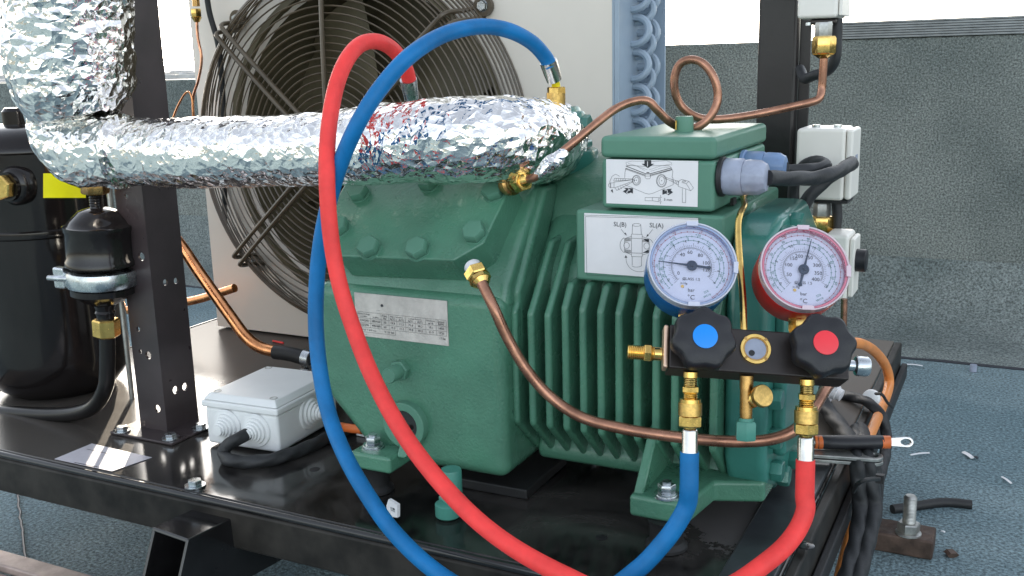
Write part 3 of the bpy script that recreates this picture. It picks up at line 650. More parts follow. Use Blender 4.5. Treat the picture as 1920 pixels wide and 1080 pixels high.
# motor barrel
MX0, MX1 = -.452, -.232
mb = MB(); mb.prism(*yz(MX0, MX1, [(.920, .085), (.920, .235), (.965, .285), (1.00, .31), (1.10, .31), (1.16, .25), (1.16, .08), (1.10, .035), (.985, .035)]))
mb.build('motor_housing', 'green', comp, .02, 4)
mb = MB(); mb.prism(*yz(MX0-.01, -.345, [(.955, .24), (.985, .325), (1.03, .345), (1.12, .345), (1.12, .24)])); mb.build('motor_shoulder', 'green', comp, .018, 4)
fin_x = []
x = X(959, 700, .8785)
for k in range(12):
    xx = x+k*.0187
    if k < 3: pr = [(.8785, .088), (.8785, .205), (.932, .270), (.985, .276), (.99, .05), (.935, .040), (.925, .044)]
    else: pr = [(.8785, .088), (.8785, .214), (.8945, .236), (.94, .240), (.99, .200), (.99, .05), (.935, .040), (.925, .044)]
    if xx+.006 > -.236: pr = [(.8785, .088), (.8785, .214), (.8945, .236), (.94, .240), (.99, .200), (.99, .088)]
    mb = MB(); mb.prism(*yz(xx-.0008, xx+.0072, pr)); mb.build('fin', 'green', comp, .0036, 3)
mb = MB(); mb.prism(*yz(-.445, -.232, [(.924, .033), (.921, .046), (.935, .075), (1.0, .075), (1.0, .033)])); mb.build('fin_sill', 'green', comp, .006, 3)
# terminal box base and box
mb = MB(); mb.box(-.3875, -.240, .900, 1.125, .238, .308); mb.build('terminal_base', 'green_smooth', comp, .0035, 3)
tb = MB(); tb.box(-.3605, -.2505, .9015, 1.100, .3105, .3575); box = tb.build('terminal_box', 'green_smooth', comp, .004, 3)
mb = MB(); mb.box(-.3615, -.2495, .9005, 1.101, .3585, .379); mb.build('terminal_lid', 'green_smooth', comp, .005, 4)
q = at(1283, 246, 'z', .379); q.z = .379
mb = MB(); mb.lathe([(.0095, -.001), (.0095, .012), (.0085, .0145)], q, (0, 0, 1), 20, rfun=lambda a: 1-.08*abs(math.cos(a*2)))
cap = mb.build('lid_screw_cap', 'green_smooth', comp); MB().box(q.x-.006, q.x-.0045, q.y-.0102, q.y-.0090, q.z+.002, q.z+.011).build('cap_slot', 'brass', cap)
p = at(1374, 388, 'x', -.2495); MB().box(-.2505, -.2475, p.y-.006, p.y+.006, .3095, .316).build('drain_notch', 'black_rubber', comp)
# right end cover (bearing housing) with bolts
ex0, ex1 = -.238, -.197
mb = MB(); mb.prism(*yz(ex0, ex1, [(.915, .045), (.900, .075), (.897, .225), (.915, .285), (.950, .303), (1.07, .303), (1.13, .27), (1.16, .2), (1.16, .09), (1.11, .04), (1.05, .022), (.965, .022)]))
mb.build('end_cover', 'teal', comp, .010, 4)
mb = MB(); mb.prism(*yz(ex1-.002, ex1+.012, [(.935, .07), (.925, .10), (.925, .22), (.945, .27), (1.07, .275), (1.12, .22), (1.12, .10), (1.07, .05)])); mb.build('end_boss', 'teal', comp, .006, 3)
for (yy, zz) in ((.918, .095), (.930, .058), (.962, .040), (.915, .135), (.945, .285), (.985, .291), (.915, .25), (1.02, .035)):
    mb = MB(); mb.hexa(.0105, 0, .012, (ex1-.0005, yy, zz), (1, 0, 0), yy*9, ch=.2); mb.build('cover_bolt', 'teal', comp)
MB().hexa(.009, 0, .016, (ex1, .975, .268), (1, 0, 0), .3).build('cover_plug', 'teal', comp)
# feet
fy = .824
mb = MB(); mb.box(-.620, -.568, fy, .90, .031, .0495); mb.build('foot', 'green', comp, .004, 3)
mb = MB(); mb.prism([(-.569, fy+.012, .046), (-.569, .90, .046), (-.569, .90, .085), (-.569, .862, .085)], (.012, 0, 0)); mb.build('foot_web', 'green', comp, .003, 2)
fy2 = .834
mb = MB(); mb.prism([(-.308, fy2, .030), (-.252, fy2, .030), (-.243, .895, .030), (-.199, .912, .030), (-.199, .96, .030), (-.308, .96, .030)], (0, 0, .0215)); mb.build('foot', 'green', comp, .004, 3)
mb = MB(); mb.prism([V3(-.3065, fy2+.004, .048), V3(-.3065, .93, .048), V3(-.3065, .93, .115), V3(-.3065, .884, .100)], (.010, 0, 0)); mb.build('foot_web', 'green', comp, .003, 3)
for (px, py, zz, xx, yy) in ((700, 838, .0495, -.592, .850), (1250, 930, .0515, -.279, .868)):
    p = at(px, py, 'z', zz); p.z = zz; mb = MB()
    mb.lathe([(.0125, 0), (.0125, .0016), (.0105, .002), (.0105, .004)], p, (0, 0, 1), 24); mb.hexa(.0085, .004, .0125, p, (0, 0, 1), .25); mb.lathe([(.0045, .0125), (.0045, .015)], p, (0, 0, 1), 12)
    mb.build('foot_nut', 'zinc', comp)
    MB().lathe([(.020, .001), (.020, .004), (.016, .008), (.016, .024), (.019, .0305)], p-V3(0, 0, zz), (0, 0, 1), 28).build('rubber_mount', 'black_rubber', comp)
# oil sight glass, plug, service cap
q = at(765, 793, 'y', .860)
mb = MB(); mb.ring(.0255, .0165, -.010, .003, q, (0, 1, 0), 40); sg = mb.build('oil_sight_ring', 'green_smooth', comp, .0012)
mb = MB(); mb.lathe([(.0163, 0), (.0163, .0015)], q+V3(0, -.006, 0), (0, 1, 0), 36); mb.build('sight_window', 'black_paint', sg)
mb = MB(); mb.lathe([(.003, 0), (.003, .006)], q+V3(.004, -.0062, -.004), (0, -1, 0), 12); mb.build('float_ball', 'rusty', sg)
q = at(752, 693, 'y', .860); mb = MB(); mb.hexa(.0115, -.002, .007, q, (0, -1, 0), .2); mb.lathe([(.0082, .006), (.0082, .0235), (.0075, .0245)], q, (0, -1, 0), 24); mb.build('oil_plug', 'green_smooth', comp)
# nameplate
npc = [at(x_, y_, 'y', .8592) for x_, y_ in ((664, 550), (838, 562), (840, 646), (672, 632))]
NX0, NX1, NZ0, NZ1 = npc[0].x, npc[1].x, (npc[2].z+npc[3].z)/2, (npc[0].z+npc[1].z)/2
mb = MB(); mb.box(NX0, NX1, .8588, .8602, NZ0, NZ1); npl = mb.build('nameplate', 'nameplate', comp, .0004, 1)
W_, H_ = NX1-NX0, NZ1-NZ0; ny = .8585; nF = V3(0, -1, 0)
def NP(u, v): return V3(NX0+W_*u, ny, NZ1-H_*v)
mb = MB()
for v in (.43, .57, .68, .78): mb.ribbon([NP(.03, v), NP(.985, v)], .00022, nF)
mb.ribbon([NP(.03, .89), NP(.44, .89)], .00022, nF); mb.ribbon([NP(.44, .78), NP(.44, .89)], .00022, nF)
for u in (.03, .17, .29, .375, .46, .555, .66, .77, .88, .985): mb.ribbon([NP(u, .43 if u in (.03, .29, .375, .555, .77, .88, .985) else .52), NP(u, .78)], .0002, nF)
for u, v, t in ((.10, .475, 'Normal Voltage'), (.33, .475, 'Freq.'), (.46, .475, 'Max. Current C'), (.66, .475, 'Locked Rotor C'), (.825, .475, 'Displacem.'), (.93, .475, 'Speed'),
                (.10, .535, 'x.3 3PH~'), (.23, .535, '/.4 3PH~'), (.33, .535, 'Hz'), (.415, .535, 'A(Y)'), (.51, .535, 'A(Y)'), (.61, .535, 'A(Y)'), (.71, .535, 'A(Y)'), (.825, .535, 'm³/h'), (.93, .535, 'RPM'),
                (.10, .625, '220/240'), (.23, .625, '380/420'), (.33, .625, '50'), (.415, .625, '19.9'), (.51, .625, '11.2'), (.61, .625, '79.8'), (.71, .625, '48.2'), (.825, .625, '18.1'), (.93, .625, '1450'),
                (.10, .73, '255/290'), (.23, .73, '440/480'), (.33, .73, '60'), (.415, .73, '19.9'), (.51, .73, '11.2'), (.61, .73, '79.8'), (.71, .73, '49.3'), (.825, .73, '21.9'), (.93, .73, '1750'),
                (.15, .84, 'IP 65  T AMP max'), (.33, .84, '°C'), (.39, .84, '26 bar'), (.10, .94, '-----'), (.94, .85, '17.06'), (.27, .36, '- ---- -')):
    mb.text(t, NP(u, v), (1, 0, 0), (0, 0, 1), .0034 if len(t) < 8 else .0024)
mb.build('printing', 'ink', npl, flat=True)
p = at(716, 573, 'y', .8585); MB().lathe([(.0016, 0), (.0012, .0008)], p, (0, -1, 0), 10).build('rivet', 'ink', npl)

def drawing(name, plate, X0, Y0, S, yv, strokes, fills, texts, wd=.00032):
    """printed line drawing on a sticker: strokes in sticker picture units"""
    def D(a, b): return at(X0+a/S, Y0+b/S, 'y', yv)
    mb = MB()
    for st in strokes:
        w2 = wd
        if isinstance(st[0], str):
            if st[0] == 'e':
                _, cx, cy, rx, ry = st[:5]; a0, a1 = (st[5], st[6]) if len(st) > 5 else (0, 360)
                pts = [(cx+rx*math.cos(R_(a0+(a1-a0)*i/28)), cy-ry*math.sin(R_(a0+(a1-a0)*i/28))) for i in range(29)]
            elif st[0] == 'd':      # dotted
                pts = st[1:]
                for (a, b), (c, d) in zip(pts, pts[1:]):
                    nn_ = int(math.hypot(c-a, d-b)/16)+1
                    for i in range(nn_):
                        t = i/nn_; t2 = (i+.45)/nn_; mb.ribbon([D(a+(c-a)*t, b+(d-b)*t), D(a+(c-a)*t2, b+(d-b)*t2)], wd, nF)
                continue
            elif st[0] == 'w': w2 = wd*2.2; pts = st[1:]
        else: pts = st
        mb.ribbon([D(*p_) for p_ in pts], w2, nF)
    for f in fills: mb.add([D(*p_) for p_ in f], [tuple(range(len(f)))])
    for t, a, b, s_, rot in texts:
        c, s2 = math.cos(R_(rot)), math.sin(R_(rot)); mb.text(t, D(a, b), (c, 0, s2), (-s2, 0, c), s_)
    return mb.build(name, 'ink', plate, flat=True), D
# upper sticker on the terminal box
ys = .9008; c = [at(x_, y_, 'y', ys) for x_, y_ in ((1136.5, 299.5), (1309, 301), (1309, 385.5), (1137, 383.5))]
mb = MB(); mb.box(c[0].x, c[1].x, ys, .9012+.0002, (c[2].z+c[3].z)/2, (c[0].z+c[1].z)/2); st1 = mb.build('sticker', 'label_white', box)
strokes = [
 ('w', (515, 205), (870, 345), (945, 345), (1330, 240)), ('w', (510, 245), (860, 370)), ('w', (950, 370), (1340, 265)), [(512, 262), (860, 388)], [(955, 388), (1335, 275)],
 [(515, 205), (600, 195), (860, 210)], [(960, 200), (1290, 195), (1330, 235), (1360, 300), (1345, 400), (1362, 430), (1365, 540)],
 [(512, 250), (495, 330), (493, 420)], [(530, 555), (860, 695), (930, 710), (1000, 695), (1365, 540)],
 ('d', (515, 140), (620, 115), (850, 130)), ('d', (960, 125), (1250, 110), (1330, 140), (1345, 200)), ('d', (515, 150), (530, 190), (700, 200), (900, 270)), ('d', (940, 270), (1150, 200), (1330, 170)), ('d', (560, 160), (700, 200), (860, 290)), ('d', (960, 300), (1150, 240), (1300, 220)),
 [(860, 345), (860, 415), (885, 435), (935, 435), (955, 415), (955, 345)], [(860, 385), (955, 385)],
 ('e', 705, 460, 75, 92), ('e', 700, 460, 62, 80), ('e', 705, 460, 40, 55), ('e', 1155, 470, 92, 115), ('e', 1155, 470, 80, 103), ('e', 1158, 468, 50, 75), ('e', 1158, 468, 5, 6), ('e', 705, 460, 5, 6),
 [(300, 495), (650, 450), (680, 462), (300, 600), (300, 495)], [(240, 510), (300, 505)], [(240, 590), (300, 590)], ('e', 235, 550, 35, 40, 90, 270), [(240, 510), (240, 590)],
 [(295, 470), (310, 425), (640, 435)], [(295, 475), (640, 450)], [(320, 600), (350, 645), (640, 490)], [(345, 430), (335, 475)], [(385, 430), (375, 472)], [(425, 430), (415, 470)], [(465, 430), (455, 468)], [(505, 432), (497, 462)],
 [(370, 590), (395, 635)], [(415, 575), (440, 615)], [(455, 555), (480, 590)], [(500, 535), (520, 570)],
 [(235, 600), (225, 480), (265, 390), (330, 350), (400, 390)],
 [(1200, 395), (1350, 450)], [(1200, 415), (1340, 480)], [(1350, 445), (1470, 480), (1450, 545), (1340, 480), (1350, 445)], [(1380, 452), (1365, 495)], [(1410, 462), (1395, 510)], [(1440, 470), (1420, 525)],
 [(1460, 480), (1520, 445), (1650, 480), (1730, 600), (1680, 650), (1600, 620), (1455, 570), (1460, 480)], [(1520, 500), (1600, 520), (1650, 480)], [(1600, 520), (1680, 650)], ('e', 1560, 480, 30, 12),
 [(1530, 605), (1530, 860), (1590, 865), (1590, 620)],
 [(860, 770), (1000, 770), (1100, 770), (1100, 845), (1000, 830), (860, 830), (860, 770)], [(1000, 770), (985, 800), (1000, 830)], [(1115, 770), (1160, 770)], [(1115, 848), (1160, 848)], [(1137, 730), (1137, 765)], [(1137, 855), (1137, 890)]]
fills = [[(848, 100), (970, 100), (970, 165), (1022, 165), (910, 242), (795, 165), (848, 165)][::-1],
         [(480, 597), (640, 605), (640, 700), (600, 680), (540, 712), (458, 658), (520, 625)], [(1172, 632), (1340, 612), (1320, 640), (1362, 678), (1280, 730), (1230, 700), (1172, 720)], [(240, 650), (270, 620), (285, 690)],
         [(885, 315), (935, 315), (935, 330), (885, 330)]]
o1, D1 = drawing('line_drawing', st1, 1120, 290, 9.6, ys-.0003, strokes, fills, [('3 mm', 1272, 812, .0036, 0), ('2', 1128, 808, .0032, 0)], .00026)
mb = MB()
for t, a, b, rot in (('1', 905, 172, 0), ('2', 558, 655, 150), ('2', 1255, 672, 30)):
    cc, s2 = math.cos(R_(rot)), math.sin(R_(rot)); mb.text(t, D1(a, b)+V3(0, -.0002, 0), (cc, 0, s2), (-s2, 0, cc), .0068)
mb.build('numerals', 'label_white', st1, flat=True)
# lower sticker, on the base
ys = .8992; c = [at(x_, y_, 'y', ys) for x_, y_ in ((1095, 401.5), (1309, 407), (1309, 524), (1097, 514))]
X0_, X1_, Z0_, Z1_ = c[0].x, c[1].x, (c[3].z+c[2].z)/2, (c[0].z+c[1].z)/2
mb = MB(); mb.box(X0_, X1_, ys, .9002, Z0_, Z1_); st2 = mb.build('sticker', 'label_white', comp, .0006, 2)
strokes = [[(672, 235), (1340, 250)], [(672, 235), (680, 572), (1340, 606)], [(666, 226), (1340, 243)], 
 ('e', 968, 283, 24, 8), [(944, 283), (942, 336)], [(992, 285), (995, 338)], [(938, 336), (1000, 338), (1000, 468), (938, 466), (938, 336)], [(938, 360), (1000, 362)], [(938, 445), (1000, 447)],
 [(942, 466), (942, 515)], [(996, 468), (996, 520)], ('e', 968, 519, 26, 8, 180, 360), ('e', 910, 402, 16, 18), ('e', 1026, 405, 16, 18),
 [(938, 348), (900, 362), (895, 400), (900, 440), (938, 455)], [(1000, 350), (1038, 364), (1042, 405), (1038, 445), (1000, 458)], ('e', 908, 400, 36, 45, 110, 250), ('e', 1028, 405, 36, 45, -70, 70),
 [(878, 308), (905, 342)], [(1060, 310), (1030, 348)], ('e', 985, 480, 78, 74, 175, 290)]
fills = [[(1002, 362), (1040, 366), (1036, 386)], [(1002, 445), (1036, 425), (1040, 445)], [(912, 346), (897, 330), (904, 328)], [(1024, 354), (1030, 336), (1038, 344)], [(905, 458), (898, 474), (914, 472)], [(1018, 560), (1030, 550), (1030, 566)]]
strokes += [[(898, 362+4*i), (934, 358+4*i)] for i in range(5)] + [[(898, 425+4*i), (934, 430+4*i)] for i in range(5)]
strokes += [[(1002, 372+4*i), (1038, 372+4*i)] for i in range(3)]
drawing('line_drawing', st2, 880, 330, 3.0861, ys-.0003, strokes, fills, [('SL(B)', 872, 281, .0062, 0), ('SL(A)', 1083, 287, .0062, 0)], .0003)
# valve turret, service valve body behind foil
tx0 = -.459
mb = MB(); tz0 = .318
mb.lathe([(.056, .21), (.047, .27), (.042, .318), (.0405, .327)], (tx0, 1.03, 0), (0, 0, 1), 48); mb.build('discharge_dome', 'teal', comp)
mb = MB(); mb.lathe([(.0395, .3275), (.0405, .329), (.0405, .352), (.0395, .354)], (tx0, 1.03, 0), (0, 0, 1), 48); mb.build('flange_ring', 'teal', comp)
mb = MB(); mb.box(tx0-.02, tx0+.030, 1.01, 1.05, .3545, .364); mb.build('flange_plate', 'teal', comp, .003, 2)
vb = at(1080, 250, 'y', 1.0)
mb = MB(); mb.box(vb.x-.040, vb.x-.006, .985, 1.03, .3645, .398); mb.build('valve_body', 'teal', comp, .004, 2)
mb = MB(); vv = V3(vb.x-.006, 1.005, .384); mb.lathe([(.018, 0), (.018, .005), (.013, .007), (.013, .011), (.010, .013)], vv, (1, 0, 0), 32); mb.build('valve_collar', 'teal', comp)
mb = MB(); mb.hexa(.0095, .012, .020, vv, (1, 0, 0), .3); mb.build('valve_cap', 'teal', comp)
# brass fitting left of the foil end, on the head
q = at(965, 342, 'y', .90)
dn = (at(1000, 334, 'y', .88)-at(950, 345, 'y', .90)).normalized()
mb = MB(); mb.lathe([(.0115, -.012), (.0125, -.008), (.0125, -.003), (.010, -.001), (.010, .004)], q-dn*.001, dn, 24); mb.build('union_body', 'brass_dark', comp)
mb = MB(); mb.hexa(.0115, .004, .017, q, dn, .15); q_un = q+dn*.022; mb.lathe([(.007, .017), (.005, .023), (.0035, .025)], q, dn, 16); mb.build('union_nut', 'brass', comp)
# brass flare fitting where the long copper tube leaves the head
q = at(895, 515, 'y', .835); dn2 = (at(906, 534, 'y', .825)-at(885, 497, 'y', .838)).normalized()
mb = MB(); mb.lathe([(.0075, -.014), (.0085, -.0125), (.0085, -.006)], q, dn2, 20); mb.build('plastic_collar', 'plastic_white', comp)
mb = MB(); mb.hexa(.0118, -.0065, .004, q, dn2, .2); mb.hexa(.0108, .0045, .010, q, dn2, .5); mb.lathe([(.0095, .010), (.006, .0145)], q, dn2, 20); mb.build('flare_nut', 'brass', comp)
# glands on the terminal box side
for (px, py, mt, mt2, yy, s) in ((1352, 331, 'gland_grey', 'black_rubber', .935, 1.0), (1392, 313, 'gland_blue', 'gland_blue', 1.01, .92)):
    q = at(px, py, 'x', -.2495); q.x = -.2495
    gl = MB().lathe([(.0185*s, 0), (.0185*s, .003), (.0175*s, .004)], q, (1, 0, 0), 30).build('cable_gland', mt2, box)
    rf = lambda a: 1-.035*abs(math.cos(a*6))
    MB().lathe([(.0165*s, .004), (.0172*s, .006), (.0172*s, .020), (.0165*s, .022)], q, (1, 0, 0), 12).build('gland_hex', mt, gl)
    MB().lathe([(.0160*s, .0222), (.0165*s, .025), (.0160*s, .036), (.0125*s, .042), (.009*s, .043)], q, (1, 0, 0), 48, rfun=rf).build('gland_nut', mt, gl)
G1 = at(1352, 331, 'x', -.2495); G2 = at(1392, 313, 'x', -.2495)
# cables out of the glands to the lower switch box and beyond
def cab(pts, r, name, label, m='cable_black', lob=3, tw=160, cat='cable', n=18, **k):
    return tag(MB().tube(pts, r, n, 22, lobes=lob, ltwist=tw*.9, ldepth=.20).build(name, m), label, cat)
e1 = G1+V3(.042, 0, 0)
cab([e1, at(1450, 334, 'y', e1.y+.01), at(1520, 334, 'y', .99), at(1560, 326, 'y', 1.02), at(1590, 311, 'y', 1.07), at(1597, 306, 'y', 1.10), at(1580, 316, 'y', 1.13), at(1545, 342, 'y', 1.12), at(1515, 372, 'y', 1.11), at(1500, 420, 'y', 1.11), at(1500, 470, 'y', 1.11)], .0068, 'gland_cable', 'thick black cable from the nearer grey gland looping past the lower white switch box')
e2 = G2+V3(.04, 0, 0)
cab([e2, at(1470, 320, 'y', 1.03), at(1520, 318, 'y', 1.05), at(1548, 310, 'y', 1.08), at(1530, 303, 'y', 1.12), at(1505, 312, 'y', 1.15), at(1490, 345, 'y', 1.15), at(1484, 420, 'y', 1.15)], .0062, 'gland_cable', 'black cable from the farther blue gland turning back behind the post')

# ================================================================== LONG COPPER TUBE OVER THE FINS
q2 = q = at(906, 534, 'y', .825)
pts = [at(903, 530, 'y', .826), at(925, 575, 'y', .82), at(950, 630, 'y', .822), at(985, 690, 'y', .825), at(1030, 742, 'y', .83), at(1090, 782, 'y', .832), at(1170, 804, 'y', .835), at(1260, 818, 'y', .84), at(1350, 827, 'y', .845), at(1430, 826, 'y', .855), at(1480, 812, 'y', .865), at(1515, 782, 'y', .885), at(1545, 735, 'y', .92), at(1558, 715, 'y', .95), at(1560, 704, 'y', 1.02), at(1552, 695, 'y', 1.14)]
tag(MB().tube(pts, .0053, 18, 10).build('copper_discharge_tube', 'copper_brown'), 'long brown copper tube curving from the head fitting across the fins', 'copper tube')

# ================================================================== CAPILLARY WITH COIL
cc = thing('coiled_capillary', 'copper capillary with one round loop running up to the top switch box', 'capillary tube', tuple(at(1283, 240, 'y', .97)))
P_ = lambda px, py, y: at(px, py, 'y', y)
pts = [q_un, P_(1006, 330, .885), P_(1030, 305, .89), P_(1075, 268, .90), P_(1120, 230, .92), P_(1155, 204, .94), P_(1190, 190, .95), P_(1215, 190, .955), P_(1232, 206, .96), P_(1255, 228, .97), P_(1283, 241, .985), P_(1312, 236, .99), P_(1335, 214, .995), P_(1346, 182, 1.0), P_(1338, 145, 1.0), P_(1318, 119, 1.0), P_(1293, 112, 1.0), P_(1272, 124, 1.0), P_(1264, 156, 1.0), P_(1272, 190, 1.005), P_(1292, 212, 1.01), P_(1320, 223, 1.02), P_(1360, 223, 1.03), P_(1420, 214, 1.05), P_(1480, 201, 1.07), P_(1520, 192, 1.08), P_(1536, 184, 1.085), P_(1541, 165, 1.09), P_(1543, 135, 1.09), P_(1545, 105, 1.09)]
MB().tube(pts, .0042, 14, 8).build('tube', 'copper_brown', cc)
foil([P_(1006, 330, .885), P_(1026, 313, .888), P_(1046, 296, .892), P_(1062, 283, .896)], lambda t: .0045+.004*math.sin(3.1*t), .0022, 18, .0012, 5).build('foil_wrap', 'foil', cc, smooth=False)

# ================================================================== SWITCH BOXES
def sbox(px0, py0, px1, py1, y, depth, label, side=.02):
    """white pressure switch housing; px0..px1 the front face"""
    a, b = at(px0, py0, 'y', y), at(px1, py1, 'y', y)
    t = thing('pressure_switch', label, 'switch box', tuple((a+b)/2)); zt_, zb_ = max(a.z, b.z), min(a.z, b.z)
    MB().box(a.x, b.x, y, y+depth, zb_, zt_).build('housing', 'switch_white', t, .004, 3)
    zm = zb_+.035
    mb = MB()
    if y+depth < 1.19: mb.box(rx1-.022, a.x+.03, y+depth+.0005, y+depth+.003, zm, zm+.02).box(rx1-.022, rx1-.006, y+depth+.0032, 1.1995, zm, zm+.02)
    else: mb.box(a.x+.001, rx1+.0125, y+depth+.0005, 1.2145, zm, zm+.02)
    mb.build('bracket', 'anodized', t)
    return t, a, b, zt_, zb_
t, a, b, zt_, zb_ = sbox(1498, -90, 1570, 33, 1.10, .055, 'white switch box at the top right edge hanging on the black post')
MB().box(b.x+.0005, b.x+.004, 1.103, 1.152, zb_+.002, zt_).build('side_cover', 'switch_white', t, .0012)
MB().box(a.x+.012, b.x-.002, 1.106, 1.148, zb_-.006, zb_-.0005).build('bottom_plate', 'anodized', t, .002)
for dx in (.008, .03): MB().lathe([(.003, 0), (.003, .003)], (b.x-dx, 1.108, zb_-.0035), (0, 0, -1), 12).build('screw', 'zinc', t)
q = P_(1544, 57, 1.09)
MB().hexa(.0085, -.008, .008, q, (0, 0, 1), .2).lathe([(.007, -.013), (.007, -.008)], q, (0, 0, 1), 16).build('connector', 'zinc_dull', t)
q = P_(1545, 85, 1.09); MB().hexa(.0118, -.009, .009, q, (0, 0, 1), .15).lathe([(.0105, -.009), (.005, -.013)], q, (0, 0, 1), 20).build('flare_nut', 'brass', t)
tag(MB().tube([P_(1570, 36, 1.12), P_(1569, 70, 1.12), P_(1566, 110, 1.12), P_(1552, 132, 1.125), P_(1525, 142, 1.13), P_(1509, 147, 1.15), P_(1500, 130, 1.18)], .0056, 14).build('switch_cable', 'cable_black'), 'short black cable bending from top switch box back to post', 'cable')
t, a, b, zt_, zb_ = sbox(1494, 241, 1580, 377, 1.15, .06, 'white switch box at mid height right of the black post')
MB().box(b.x+.0003, b.x+.008, 1.152, 1.208, zb_+.001, zt_-.001).build('side_cover', 'switch_white', t, .003)
p = at(1587, 325, 'x', b.x+.0102)
MB().box(b.x+.0081, b.x+.0088, 1.172, 1.184, zb_+.04, zt_-.03).build('scale_window', 'gland_grey', t)
for dx in (.012, .035): MB().lathe([(.0045, 0), (.0045, .003)], (b.x-dx, 1.17, zt_), (0, 0, 1), 14).build('screw', 'zinc', t)
MB().box(a.x+.02, b.x+.004, 1.158, 1.20, zb_-.004, zb_-.0005).build('bottom_plate', 'black_rubber', t)
q = P_(1541, 392, 1.165); MB().hexa(.0095, -.009, .007, q, (0, 0, 1), .2).lathe([(.008, -.014), (.008, -.009)], q, (0, 0, 1), 16).build('connector', 'zinc_dull', t)
q = P_(1541, 420, 1.165); MB().hexa(.013, -.010, .009, q, (0, 0, 1), .15).lathe([(.012, -.010), (.005, -.015)], q, (0, 0, 1), 20).build('flare_nut', 'brass', t)
tag(MB().tube([P_(1568, 378, 1.17), P_(1570, 405, 1.17), P_(1566, 440, 1.17), P_(1560, 480, 1.17)], .0056, 14).build('switch_cable', 'cable_black'), 'black cable dropping from the mid height switch box beside its brass nut', 'cable')
t, a, b, zt_, zb_ = sbox(1545, 440, 1586, 566, 1.12, .05, 'white switch housing half hidden behind the red gauge')
MB().box(b.x+.0003, b.x+.006, 1.125, 1.165, zb_+.004, zt_-.004).build('side_cover', 'switch_white', t, .002)
q = P_(1588, 490, 1.13); MB().lathe([(.0125, 0), (.0125, .012), (.011, .013)], V3(b.x+.004, 1.14, q.z), (1, 0, 0), 28).build('setting_knob', 'knob_black', t)
tag(MB().tube([P_(1583, 560, 1.10), P_(1582, 600, 1.10), P_(1580, 650, 1.1)], .0035, 10).build('switch_tube', 'copper_brown'), 'short dark copper tube below the housing behind the red gauge', 'copper tube')

# ================================================================== HANGING HOOK
tag(MB().tube([P_(1366, 354, .910), P_(1357, 340, .909), P_(1356, 322, .909), P_(1363, 309, .914), P_(1377, 304, .925), P_(1391, 308, .94), P_(1397, 330, .957), P_(1394, 368, .935), P_(1396, 385, .912), P_(1388, 402, .89), P_(1384, 430, .875), P_(1388, 500, .845), P_(1393, 560, .825), P_(1395, 625, .812)], .0030, 12, 8).build('hanging_hook', 'brass'), 'brass wire hook over the grey gland that carries the gauge manifold', 'hook')

# ================================================================== JUNCTION BOX
jb0 = at(390, 830, 'z', .003); jA = at(385, 745, 'z', .060); 
jc = at(525, 851, 'z', .003); jd = at(598, 800, 'z', .003)
ux = (jc-jb0); wx = ux.length; ux.normalize(); uy = V3(-ux.y, ux.x, 0)
wy = .125
jb = thing('junction_box', 'white plastic junction box with stepped rubber glands on the deck', 'junction box', tuple(jb0))
def JB(a, b, z): return jb0+ux*a+uy*b+V3(0, 0, z-.003)
def jbox(a0, a1, b0, b1, z0, z1):
    return MB().prism([JB(a0, b0, z0), JB(a1, b0, z0), JB(a1, b1, z0), JB(a0, b1, z0)], (0, 0, z1-z0))
zl = .050
jbox(0, wx, 0, wy, .003, zl).build('box_body', 'box_white', jb, .004, 3)
jbox(-.003, wx+.003, -.003, wy+.003, zl+.0005, zl+.009).build('lid_rim', 'box_white', jb, .0025, 3)
lidb = [(-.001, -.001), (wx+.001, -.001), (wx+.001, wy+.001), (-.001, wy+.001)]; lidt = [(.005, .005), (wx-.005, .005), (wx-.005, wy-.005), (.005, wy-.005)]
MB().add([JB(*p, zl+.0092) for p in lidb]+[JB(*p, zl+.017) for p in lidt], [(0, 1, 5, 4), (1, 2, 6, 5), (2, 3, 7, 6), (3, 0, 4, 7), (4, 5, 6, 7), (3, 2, 1, 0)]).build('lid', 'box_white', jb, .0015, 2)
for a_, b_ in ((.012, .012), (wx-.012, .012), (wx-.012, wy-.012), (.012, wy-.012)):
    s_ = MB().ring(.0048, .0038, 0, .0006, JB(a_, b_, zl+.017), (0, 0, 1), 20).build('lid_screw', 'zinc_dull', jb)
    MB().box(-.003, .003, -.0005, .0005, 0, .0005)
def grommet(c, n, r=.021):
    g = MB().lathe([(r, -.001), (r, .002), (r*.96, .003)], c, n, 36).build('gland', 'box_white', jb)
    pr = []; rr = r*.78; h = .003
    for i in range(5): pr += [(rr, h), (rr*.97, h+.0032)]; rr *= .80; h += .0034
    pr.append((rr*.9, h)); MB().lathe(pr, c, n, 32).build('gland_step', 'box_white', g)
nf = -uy
gA = JB(wx*.30, 0, .029); gB = JB(wx*.70, 0, .029); gC = JB(wx, wy*.52, .034)
grommet(gA, nf, .021); grommet(gB, nf, .021); grommet(gC, ux, .022)
cs = gB+nf*.018
pts = [gB+nf*.012, at(443, 824, 'y', (gB+nf*.03).y), at(425, 838, 'y', .845), at(420, 853, 'z', .009), at(440, 865, 'z', .008), at(500, 863, 'z', .008), at(560, 845, 'z', .008), at(620, 818, 'z', .008), at(680, 790, 'z', .009)]
cab(pts, .0074, 'box_cable', 'black twisted cable looping out of the junction box gland', tw=220)
p = at(650, 802, 'z', .02); tag(MB().tube([at(640, 800, 'z', .012), p, at(680, 806, 'z', .022)], .0055, 12).build('orange_sleeve', 'orange_grip'), 'orange wire sleeve end poking out between junction box and compressor', 'sleeve')
